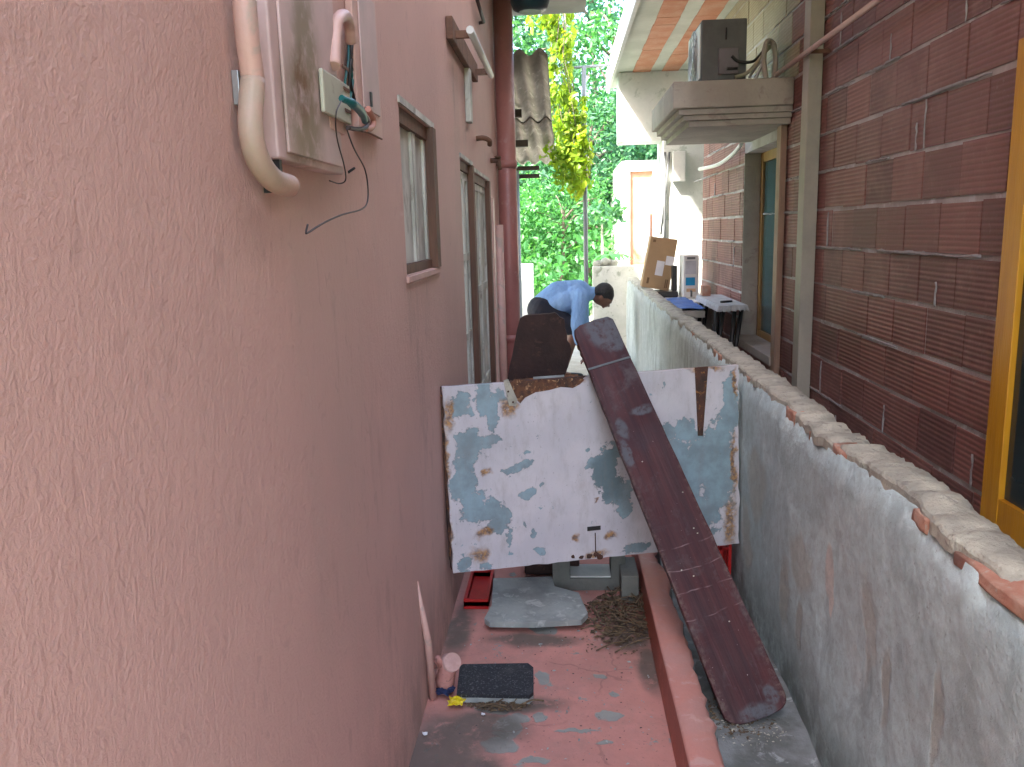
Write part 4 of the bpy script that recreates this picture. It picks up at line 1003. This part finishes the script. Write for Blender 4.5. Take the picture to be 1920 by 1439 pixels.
    for (u, v_) in ((.045, .62), (.05, .60), (.03, .30), (-.05, .50), (-.02, .47), (.06, .75), (-.03, .9)):
        k = MB(); k.ell((u, -.0006, v_), (.0028, .001, .0022), 8); local(k, 'paint_fleck', M_cap, th)
plank()

# --- cement board on the floor
pts = [P(x, y, Z=.045) for x, y in ((908, 1160), (918, 1167), (1000, 1168), (1090, 1163), (1102, 1150), (1085, 1112), (1040, 1100), (1035, 1082), (925, 1085), (922, 1135))]
tag(MB().prism(pts, (0, 0, .0), (0, 0, -.022)).build('cement_board', M_slab), 'flat grey cement board lying on the red floor under the metal door', 'board')
tag(MB().box(-.22, -.05, 3.08, 3.30, .004, .0225).build('wood_offcut', M_wood), 'flat wood offcut holding up the grey cement board', 'wood piece')
# --- hollow concrete block frame: slab on edge with a rectangular hole
hb = thing('hollow_block', 'grey hollow concrete block with a rectangular hole under the metal door', 'concrete block', (.15, 3.3, 0))
yb_ = 3.22; o1 = P(1037, 1112, Y=yb_); o2 = P(1172, 1098, Y=yb_); tz_ = P(1105, 1046, Y=yb_).z
hx0, hx1 = P(1069, 1080, Y=yb_).x, P(1146, 1080, Y=yb_).x; hz0, hz1 = P(1100, 1086, Y=yb_).z, tz_+.0
zb0 = min(o1.z, o2.z); zt_b = tz_+.06
b_ = MB(); b_.box(o1.x, hx0, yb_, yb_+.14, zb0, zt_b).box(hx1, o2.x, yb_, yb_+.14, zb0, zt_b).box(hx0+.0005, hx1-.0005, yb_, yb_+.14, zb0, hz0).box(hx0+.0005, hx1-.0005, yb_, yb_+.14, zt_b-.045, zt_b)
b_.build('block', M_block, hb)
MB().box(hx0+.001, hx1-.001, yb_+.01, yb_+.135, hz0+.001, hz0+.008).build('pale_strip', M_white, hb)  # thin pale strip on the floor of the hole
MB().box(o1.x+.02, o2.x-.02, yb_+.02, yb_+.12, .002, zb0-.002).build('foot', M_block, hb)
# rubble visible through the hole
for k in range(26):
    x = random.uniform(hx0-.02, hx1+.04); y = random.uniform(3.75, 4.3); r_ = random.uniform(.012, .035); s = MB(); s.ell((0, 0, 0), (r_, r_*random.uniform(.7, 1.2), r_*.6), 8)
    for v in s.bm.verts: v.co = v.co+noise.noise_vector(v.co*40+Vector((k, 0, 0)))*r_*.35
    for v in s.bm.verts: v.co += Vector((x, y, r_*.5))
    tag(s.build('rubble_stone', random.choice((M_white, M_kerb, M_cap, M_block))), 'small rubble stone on the floor seen through the hollow block', 'stone', 'rubble behind the hollow block')
# dark upright block at right
MB_ = MB().box(.215, .285, 3.10, 3.30, .0, .12, bev=.005)
tag(MB_.build('dark_brick', M_block), 'dark grey brick standing against the red kerb', 'brick')

# --- red crates
def crate(name, label, x0, x1, y0, y1, z0, z1):
    th = thing(name, label, 'crate', ((x0+x1)/2, (y0+y1)/2, z0))
    b_ = MB(); w = .012
    b_.box(x0, x1, y0, y1, z0, z0+.012)
    b_.build('base', M_redpl, th)
    def side(a, b, fixed, axis):
        s = MB(); n = 5
        def bx(u0, u1, v0, v1, tk=w):
            if axis == 'y': s.box(u0, u1, fixed, fixed+tk, v0, v1)
            else: s.box(fixed, fixed+tk, u0, u1, v0, v1)
        bx(a, b, z1-.03, z1); bx(a, b, z0+.013, z0+.03)
        for k in range(n+1):
            u = a+(b-a-.012)*k/n; bx(u, u+.012, z0+.031, z1-.031)
        bx(a+.013, b-.013, (z0+z1)/2-.006, (z0+z1)/2+.006, w*.6)
        s.build('side', M_redpl, th)
    side(x0, x1, y0, 'y'); side(x0, x1, y1-w, 'y'); side(y0+w+.001, y1-w-.001, x0, 'x'); side(y0+w+.001, y1-w-.001, x1-w, 'x')
a = P(870, 1143, Z=0.002); b = P(916, 1143, Z=.002)
crate('red_crate', 'low red plastic crate by the pink wall under the metal door', max(a.x, LX+.012), b.x, a.y, a.y+.30, .003, .045)
crate('red_crate', 'taller red plastic crate in the gutter behind the foot of the plank', .49, .685, 3.26, 3.58, .01, .33)

# --- black mat
pts = [P(x, y, Z=.034) for x, y in ((856, 1302), (862, 1250), (868, 1246), (990, 1244), (1000, 1252), (1000, 1298), (992, 1305))]
m_, t, b = new_mat('black_gritty_mat'); v = coords(t)
c = mixc(t, rmp(t, noi(t, v, 160, 3, .8), .56, .66), (.014, .018, .024), (.16, .17, .17)); c = mixc(t, rmp(t, noi(t, v, 12, 5), .5, .7, 0, .6), c, (.06, .062, .06))
t.links.new(c, b.inputs['Base Color']); b.inputs['Roughness'].default_value = .7; bump(t, b, noi(t, v, 150, 3), .002)
mt = thing('black_mat', 'small black gritty rubber slab on the red floor beside the pink valve', 'mat', pts[0])
MB().prism([p.copy() for p in pts], (0, 0, 0), (0, 0, -.012)).build('top', m_, mt)
MB().prism([p-Vector((0, 0, .0125)) for p in pts], (0, 0, 0), (0, 0, -.018)).build('pale_edge', M_slab, mt)
# yellow wrapper, blue rag, small bits
def crumple(name, c, s, m, label, cat, seed=0):
    b_ = bmesh.new(); bmesh.ops.create_grid(b_, x_segments=8, y_segments=8, size=1)
    for v in b_.verts: v.co = Vector((v.co.x*s[0], v.co.y*s[1], 0))+noise.noise_vector(Vector((v.co.x*2+seed, v.co.y*2, seed)))*s[2]; v.co += Vector(c)+Vector((0, 0, s[2]))
    me = bpy.data.meshes.new(name); b_.to_mesh(me); b_.free(); o = link(name, me, m); o.modifiers.new('t', 'SOLIDIFY').thickness = .002
    return tag(o, label, cat)
M_y = simple('yellow_foil', (.75, .62, .02), (.7, .5, .02), 20, .35, .002)
crumple('wrapper', P(856, 1322, Z=.008), (.025, .018, .012), M_y, 'crumpled yellow wrapper on the floor by the black mat', 'wrapper', 2)
crumple('rag', P(835, 1302, Z=.01), (.03, .022, .016), simple('navy_rag', (.01, .02, .07), (.02, .04, .12), 20, .8, .003), 'small dark blue rag lying under the pink valve', 'rag', 5)
crumple('paper_scrap', P(797, 1378, Z=.004), (.008, .006, .004), M_paper, 'tiny white paper scrap on the floor at the foot of the pink wall', 'paper scrap', 7)
crumple('paper_scrap', P(906, 1341, Z=.004), (.005, .004, .003), M_paper, 'tiny white paper scrap below the black mat', 'paper scrap', 9)
# leaf litter
def litter(name, cx, cy, rx, ry, n, label, cat, z0=.004, hmax=.03, s0=.008, s1=.02, m=None, twigs=0):
    mb = MB()
    for i in range(n):
        a = random.random()*6.28; r_ = random.random()**.6; x = cx+rx*r_*math.cos(a); y = cy+ry*r_*math.sin(a); z = z0+hmax*random.random()*(1-r_)
        s = random.uniform(s0, s1); R = Matrix.Rotation(random.random()*6.28, 3, 'Z') @ Matrix.Rotation(random.uniform(-.7, .7), 3, 'X')
        p = [Vector((x, y, z))+R @ Vector(q)*s for q in ((-1, 0, 0), (-.2, -.45, .15), (1, 0, .1), (.1, .5, .2))]
        mb.quad(*p)
    for i in range(twigs):
        a = random.random()*6.28; r_ = random.random()**.6; x = cx+rx*r_*math.cos(a); y = cy+ry*r_*math.sin(a); d = random.uniform(-.6, .9)+1.57*random.choice((0, 1)); L_ = random.uniform(.05, .16)
        p0 = Vector((x, y, z0+random.random()*hmax)); p1 = p0+Vector((math.cos(d), math.sin(d), random.uniform(-.1, .2)))*L_; p1.z = max(p1.z, z0); pm = (p0+p1)/2+Vector((0, 0, .01))
        mb.tube(curve_pts([p0, pm, p1], 3), random.uniform(.0012, .003), 5)
    o = mb.build(name, m or M_leaf_dry); o['label'] = label; o['category'] = cat; o['kind'] = 'stuff'; return o
q = P(1160, 1165, Z=0); litter('leaf_litter', q.x, q.y+.02, .13, .22, 420, 'heap of dry leaves and twigs beside the kerb', 'leaf litter', hmax=.04, twigs=70)
litter('leaf_litter', q.x-.02, q.y-.06, .20, .24, 200, 'loose dry leaf crumbs spread on the floor around the leaf heap', 'leaf litter', hmax=.004, s0=.002, s1=.009, twigs=10)
q = P(935, 1325, Z=0); litter('leaf_litter', q.x, q.y, .10, .035, 260, 'line of dry crumbs and leaves below the black mat', 'leaf litter', hmax=.012, s0=.004, s1=.011, twigs=8)
q = P(1400, 1375, Z=0); litter('leaf_litter', q.x, q.y, .12, .07, 160, 'crumbs and dry scraps around the foot of the plank', 'leaf litter', hmax=.006, s0=.0015, s1=.007, z0=.006, m=M_cap)
q = P(1380, 1360, Z=0); litter('leaf_litter', q.x, q.y+.04, .12, .12, 300, 'dark dirt scattered in the gutter', 'dirt', hmax=.012, s0=.003, s1=.011, z0=.008)

for mm_, lab, n_, s1_ in ((M_slab, 'grey paint flakes and grit scattered over the red floor', 170, .008), (M_black, 'dark grit scattered over the red floor', 240, .005)):
    litter('floor_grit', -.06, 2.6, .34, .75, n_, lab, 'grit', hmax=.002, s0=.0012, s1=s1_, m=mm_)

# ================================================================ PERSON
def capsule(bm, a, b, ra, rb, seg=16):
    a, b = Vector(a), Vector(b); d = b-a; L_ = d.length; d.normalize(); up = Vector((0, 1, 0)) if abs(d.y) < .9 else Vector((1, 0, 0))
    x = d.cross(up).normalized(); y = x.cross(d); rings = []
    prof = [(-ra*math.cos(t), ra*math.sin(t)) for t in np.linspace(.12, math.pi/2, 5)]+[(L_+rb*math.sin(t), rb*math.cos(t)) for t in np.linspace(0, math.pi/2-.12, 5)]
    for (h, r_) in prof: rings.append([bm.verts.new(a+d*h+(x*math.cos(k*2*math.pi/seg)+y*math.sin(k*2*math.pi/seg))*r_) for k in range(seg)])
    for i in range(len(rings)-1):
        for k in range(seg): bm.faces.new((rings[i][k], rings[i][(k+1) % seg], rings[i+1][(k+1) % seg], rings[i+1][k]))
    bm.faces.new(rings[0][::-1]); bm.faces.new(rings[-1])
def chain(bm, pts, rs):
    for i in range(len(pts)-1): capsule(bm, pts[i], pts[i+1], rs[i], rs[i+1])
def blob(bm, c, r, rot=None):
    q = bmesh.ops.create_uvsphere(bm, u_segments=20, v_segments=14, radius=1)
    for v in q['verts']:
        v.co = Vector((v.co.x*r[0], v.co.y*r[1], v.co.z*r[2]))
        if rot: v.co = rot @ v.co
        v.co += Vector(c)
def remesh(bm, name, m, parent, voxel=.008, sm_it=4):
    me = bpy.data.meshes.new(name); bmesh.ops.recalc_face_normals(bm, faces=bm.faces); bm.to_mesh(me); bm.free()
    o = bpy.data.objects.new('tmp', me); COL.objects.link(o)
    r_ = o.modifiers.new('r', 'REMESH'); r_.mode = 'VOXEL'; r_.voxel_size = voxel; r_.use_smooth_shade = True
    s_ = o.modifiers.new('s', 'SMOOTH'); s_.iterations = sm_it; s_.factor = .5
    bpy.context.view_layer.update()
    me2 = bpy.data.meshes.new_from_object(o.evaluated_get(bpy.context.evaluated_depsgraph_get())); me2.name = name
    bpy.data.objects.remove(o)
    for p in me2.polygons: p.use_smooth = True
    return link(name, me2, m, parent)
def person():
    Y = 8.0
    th = thing('person', 'man in a light blue shirt and dark shorts bending over behind the plank', 'person', (-.1, Y, 0))
    M_skin = simple('brown_skin', (.20, .095, .06), (.16, .075, .05), 12, .5, .001, 80)
    M_shirt = simple('light_blue_shirt', (.27, .46, .76), (.20, .37, .68), 7, .85, .05, 8, sc=(1, 1, .45))
    M_short = simple('dark_navy_cloth', (.012, .014, .025), (.02, .02, .03), 8, .85, .004, 30)
    M_hair = simple('black_hair', (.008, .008, .009), (.022, .02, .02), 40, .55, .012, 70, sc=(1, 3, 1))
    hip = Vector((-.20, Y, .76)); chest = Vector((.14, Y, .87)); neck = Vector((.27, Y, .885)); head = Vector((.365, Y, .868))
    b = bmesh.new()
    chain(b, [hip, Vector((-.03, Y, .85)), chest, neck], [.105, .115, .12, .06]); capsule(b, neck, head, .055, .06)
    hr = Matrix.Rotation(math.radians(118), 3, 'Y')     # head tipped forward and down
    blob(b, head+Vector((.012, 0, -.008)), (.098, .075, .112), hr)
    blob(b, head+Vector((.035, 0, -.072)), (.055, .055, .05)); capsule(b, head+Vector((.055, 0, -.095)), head+Vector((.075, 0, -.108)), .016, .012)  # jaw, nose
    capsule(b, head+Vector((.02, -.022, -.118)), head+Vector((.02, .022, -.118)), .012, .012)       # mouth
    for s in (-1, 1):
        blob(b, head+Vector((-.005, s*.074, -.02)), (.018, .010, .028), Matrix.Rotation(.6, 3, 'Y'))  # ears
        capsule(b, head+Vector((.085, s*.018, -.075)), head+Vector((.085, s*.04, -.07)), .012, .012)    # brow
        sh = Vector((.17, Y+s*.17, .865)); el = Vector((.155+.03*s, Y+s*.20, .60)); wr = Vector((.20+.05*s, Y+s*.15, .37))
        chain(b, [sh, el, wr], [.058, .042, .028])
        pm = wr+Vector((.02, 0, -.05)); blob(b, pm, (.022, .040, .045))
        for k, (dy, ln, cu) in enumerate(((-.030, .062, .02), (-.011, .072, .025), (.009, .068, .03), (.028, .054, .03))):
            f0 = pm+Vector((.004, dy, -.035)); f1 = f0+Vector((cu*.4, 0, -ln*.5)); f2 = f1+Vector((-cu, 0, -ln*.45)); chain(b, [f0, f1, f2], [.0095, .0085, .0075])
        t0 = pm+Vector((.01, -s*.034, .005)); t1 = t0+Vector((.02, -s*.018, -.03)); t2 = t1+Vector((.006, s*.004, -.026)); chain(b, [t0, t1, t2], [.011, .0095, .0085])
        hp = hip+Vector((0, s*.10, -.01)); kn = Vector((.10 if s < 0 else .06, Y+s*.14, .545)); an = Vector((-.04, Y+s*.13, .10)); toe = Vector((.13, Y+s*.16, .035))
        chain(b, [hp, kn, an], [.095, .058, .040]); chain(b, [an+Vector((-.02, 0, -.055)), an+Vector((.03, 0, -.05)), toe], [.038, .042, .028])
    body = remesh(b, 'body', M_skin, th, .0062, 3)
    b = bmesh.new()
    chain(b, [hip+Vector((.01, 0, .02)), Vector((-.05, Y, .87)), chest+Vector((0, 0, .02)), neck+Vector((-.03, 0, .0))], [.13, .145, .135, .078])
    chain(b, [hip+Vector((.05, -.07, -.01)), Vector((.0, Y-.07, .82)), chest+Vector((0, -.06, -.02))], [.105, .125, .12])
    chain(b, [hip+Vector((.05, .07, -.01)), Vector((.0, Y+.07, .82)), chest+Vector((0, .06, -.02))], [.105, .125, .12])
    chain(b, [Vector((-.0, Y, .74)), Vector((.10, Y, .74))], [.10, .11])        # shirt front sagging
    capsule(b, neck+Vector((-.045, 0, 0)), neck+Vector((.01, 0, .004)), .075, .066)
    for s in (-1, 1):
        sh = Vector((.17, Y+s*.17, .865)); el = Vector((.155+.03*s, Y+s*.20, .60)); wr = Vector((.19+.05*s, Y+s*.16, .45))
        chain(b, [Vector((.12, Y+s*.1, .88)), sh, el, wr], [.10, .082, .068, .055])
    remesh(b, 'shirt', M_shirt, th, .009, 3)
    b = bmesh.new(); capsule(b, hip+Vector((-.03, -.05, -.02)), hip+Vector((-.03, .05, -.02)), .135, .135)
    for s in (-1, 1):
        hp = hip+Vector((-.01, s*.09, -.02)); kn = Vector((.07 if s < 0 else .04, Y+s*.135, .575)); chain(b, [hp, kn], [.125, .09])
    remesh(b, 'shorts', M_short, th, .010, 2)
    b = bmesh.new(); blob(b, head+Vector((.028, 0, .022)), (.102, .084, .098), hr); blob(b, head+Vector((.07, 0, .0)), (.058, .070, .070)); blob(b, head+Vector((-.02, 0, .03)), (.07, .078, .06))
    remesh(b, 'hair', M_hair, th, .007, 2)
    for s in (-1, 1):
        sx = bmesh.new(); an = Vector((-.04, Y+s*.13, .05)); capsule(sx, an+Vector((-.03, 0, -.005)), Vector((.15, Y+s*.16, .03)), .046, .040); remesh(sx, 'shoe', M_black, th, .008, 2)
    # eyes
    for s in (-1, 1): MB().ell(head+Vector((.092, s*.030, -.072)), (.010, .012, .010), 10).build('eye', M_black, th)
person()

# ================================================================ VEGETATION
def leaf_mesh(name, centers, sizes, m, parent, droop=.3, aspect=.5, up=.35):
    n = len(centers); c = np.asarray(centers); s = np.asarray(sizes)[:, None]
    d = rng.normal(size=(n, 3)); d[:, 2] -= droop; d /= np.linalg.norm(d, axis=1)[:, None]
    q = rng.normal(size=(n, 3)); q[:, 2] += up; sd_ = np.cross(d, q); sd_ /= np.linalg.norm(sd_, axis=1)[:, None]; nn = np.cross(d, sd_)
    v = np.empty((n, 6, 3))
    v[:, 0] = c-d*s; v[:, 1] = c-d*s*.3+sd_*s*aspect+nn*s*.12; v[:, 2] = c+d*s*.35+sd_*s*aspect*.8+nn*s*.08; v[:, 3] = c+d*s*1.05-nn*s*.1; v[:, 4] = c+d*s*.35-sd_*s*aspect*.8+nn*s*.08; v[:, 5] = c-d*s*.3-sd_*s*aspect+nn*s*.12
    base = np.arange(n)[:, None]*6
    faces = np.concatenate([base+np.array([[0, 1, 2, 3]]), base+np.array([[0, 3, 4, 5]])]).tolist()
    me = bpy.data.meshes.new(name); me.from_pydata(v.reshape(-1, 3).tolist(), [], faces); me.update()
    return link(name, me, m, parent)
def crown_pts(center, R, nclump, per, cr, shell=.5):
    pts = []
    for i in range(nclump):
        d = rng.normal(size=3); d /= np.linalg.norm(d); rad = rng.uniform(shell, 1)**.8
        cc = np.array(center)+d*rad*np.array(R); r_ = cr*rng.uniform(.5, 1.3)
        pts.append(cc+rng.normal(size=(per, 3))*r_*np.array([1, 1, .6]))
    return np.concatenate(pts)
def tree(label, x, y, h, R, m, nclump=34, per=70, cr=.28, ls=.09, grp='trees behind the yard', name='leafy_tree', bark=None, z0=0, tr=.09, shell=.5, crz=None):
    th = thing(name, label, 'tree', (x, y, z0), grp)
    bark = bark or M_bark; top = Vector((x+rng.uniform(-.3, .3), y, z0+h-R[2]*.6)); mb = MB()
    mid = Vector((x+rng.uniform(-.15, .15), y, z0+h*.4))
    mb.tube(curve_pts([(x, y, z0-.1), mid, top], 5), list(np.linspace(tr, tr*.35, 11)), 8)
    for k in range(7):
        p0 = mid.lerp(top, .15+.8*k/7); a = k*2.4; e_ = p0+Vector((math.cos(a)*R[0]*.75, math.sin(a)*R[1]*.75, R[2]*rng.uniform(.1, .6)))
        mb.tube(curve_pts([p0, (p0+e_)/2+Vector((0, 0, .12)), e_], 4), list(np.linspace(tr*.45, tr*.12, 9)), 6)
    mb.build('trunk', bark, th)
    pts = crown_pts((x, y, z0+h-R[2]), R, nclump, per, cr, shell)
    pts = np.concatenate([pts, pts+rng.normal(size=pts.shape)*.1]); leaf_mesh('crown', pts, rng.uniform(.5, 1.3, len(pts))*ls*.66, m, th); return th
# understorey mass
hill = lambda y: -.03+min(7.5, max(0, (y-16.5))*.16)
pts = []
for i in range(420):
    x = rng.uniform(-7, 9); y = rng.uniform(13.5, 20); hh = rng.uniform(.2, 1.0+(y-13)*.22)
    if x > .7 and y < 16.6: continue
    pts.append(np.array([x, y, hill(y)+hh])+rng.normal(size=(75, 3))*np.array([.32, .32, .22]))
pts = np.concatenate(pts); pts = pts[pts[:, 2] > 0]
o = leaf_mesh('undergrowth', pts, rng.uniform(.5, 1.3, len(pts))*.075, G4, None); o['kind'] = 'stuff'; tag(o, 'bright green undergrowth filling the slope behind the yard', 'undergrowth')
pts = []
for i in range(520):
    x = rng.uniform(-14, 16); y = rng.uniform(21, 34); hh = rng.uniform(.3, 3.2)
    pts.append(np.array([x, y, hill(y)+hh])+rng.normal(size=(60, 3))*np.array([.6, .6, .45]))
pts = np.concatenate(pts)
o = leaf_mesh('far_wood', pts, rng.uniform(.6, 1.4, len(pts))*.17, G2, None); o['kind'] = 'stuff'; tag(o, 'blue green woodland covering the hill beyond the trees', 'woodland')
tree('tallest leafy tree left of the vine behind the porch roof', -1.2, 17.5, 6.6, (1.8, 1.5, 2.2), G1, 46, 80, .34, .10, z0=hill(17.5))
tree('broad mid green tree directly behind the pole', .5, 16.2, 4.4, (1.3, 1.1, 1.3), G1, 34, 80, .30, .085)
tree('airy blue green tree right of the vine with sky gaps', 1.25, 18.5, 7.6, (1.5, 1.4, 2.8), G4, 24, 55, .30, .11, shell=.3, z0=hill(18.5))
tree('dark bushy tree behind the far house roof', 2.1, 17.0, 4.2, (1.2, 1.1, 1.5), G2, 34, 85, .30, .09)
tree('tall loose tree far right behind the brick house', 4.4, 19, 8, (2.2, 1.8, 2.6), G1, 44, 70, .38, .11, z0=hill(19))
tree('spreading tree far left behind the porch', -4.2, 18, 7, (2.2, 1.8, 2.2), G1, 44, 70, .38, .11, z0=hill(18))
tree('pale bright green tree low behind the man', -.1, 15.0, 2.5, (.95, .8, .95), G4, 26, 80, .24, .075, tr=.05)
tree('slender tree leaning over the white parapet', .95, 21.5, 8.6, (1.3, 1.3, 2.2), G2, 16, 50, .34, .13, shell=.2, z0=hill(21.5))
# papaya with star leaves on a thin pale trunk
pp = thing('papaya_tree', 'young papaya tree with thin pale trunk and drooping top leaves', 'tree', (P(1128, 450, Y=12.6).x, 12.6, 0))
pc_ = P(1128, 408, Y=12.6); MB().tube([(pc_.x+.03, 12.6, 0), (pc_.x+.01, 12.6, 1.2), (pc_.x, 12.6, pc_.z)], [.03, .022, .014], 8).build('trunk', M_palebark, pp)
pts = []; 
for k in range(16):
    a = k*2.4; r_ = .12+.2*rng.random(); e_ = np.array([pc_.x+r_*math.cos(a), 12.6+r_*math.sin(a), pc_.z+.16-.22*rng.random()]); pts.append(e_+rng.normal(size=(16, 3))*.045)
pts = np.concatenate(pts); leaf_mesh('crown', pts, rng.uniform(.7, 1.3, len(pts))*.055, G1, pp, droop=.8)
# banana like clump
bn = P(1146, 470, Y=11.5)
bp = thing('broadleaf_plant', 'bright green broadleaf plant above the white cross wall', 'plant', (bn.x, 11.5, 0))
MB().tube([(bn.x, 11.5, 0), (bn.x, 11.5, bn.z-.1)], .03, 8).build('stem', M_palebark, bp)
lm = MB()
for k in range(14):
    a = k*2.39; L_ = rng.uniform(.22, .34); base = Vector((bn.x, 11.5, bn.z-.12)); prev = None
    for j in range(7):
        t_ = j/6; c_ = base+Vector((math.cos(a), math.sin(a), 0))*L_*t_+Vector((0, 0, .30*t_-.34*t_*t_)); wv = .05*math.sin(math.pi*min(1, t_*.95+.05)); sdv = Vector((-math.sin(a), math.cos(a), 0))*wv
        if prev: lm.quad(prev[0], prev[1], c_+sdv, c_-sdv)
        prev = (c_-sdv, c_+sdv)
lm.build('leaves', G4, bp)
# yellow-green hanging vine
vn = thing('hanging_vine', 'yellow green leafy vine hanging in a long curtain beside the corrugated roof', 'vine', (.1, 9.4, 2.1))
mb = MB(); pts = []
path = [(1045, -30), (1052, 40), (1048, 100), (1058, 160), (1062, 220), (1072, 280), (1088, 335)]
for k in range(11):
    c_ = []; off = random.uniform(-14, 22)
    for (px, py) in path: c_.append(P(px+off*(1 if py > 90 else .6)+random.uniform(-6, 6), py, Y=9.4+random.uniform(-.2, .3)))
    c_ = curve_pts(c_, 6); mb.tube(c_, .004, 5)
mb.build('stems', M_bark, vn)
for (px, py, rx, rz, n) in [(1040, 30, 30, 26, 240), (1058, 70, 20, 24, 180), (1050, 105, 16, 24, 120), (1056, 150, 20, 30, 150), (1066, 190, 26, 30, 330), (1060, 235, 24, 28, 420), (1076, 262, 32, 26, 430), (1066, 300, 26, 24, 380), (1088, 322, 24, 22, 300), (1100, 285, 18, 16, 120), (1090, 220, 14, 20, 90), (1025, 15, 26, 14, 110), (1080, 30, 18, 16, 60)]:
    c0_ = P(px, py, Y=9.4); k_ = 9.4/1520
    
    for j in range(max(4, n//16)):
        x0_ = c0_.x-.035+rng.normal()*rx*k_*.5; z1_ = c0_.z+rng.uniform(.2, 1)*rz*k_; ln_ = rng.uniform(.15, .45); q_ = rng.uniform(0, 1, size=(10, 1))
        pts.append(np.array([x0_, 9.4+rng.normal()*.12, z1_])+q_*np.array([rng.normal()*.04, 0, -ln_])+rng.normal(size=(10, 3))*.022)
pts = np.concatenate(pts); leaf_mesh('foliage', pts, rng.uniform(.6, 1.3, len(pts))*.042, G3, vn, droop=.9, aspect=.62)
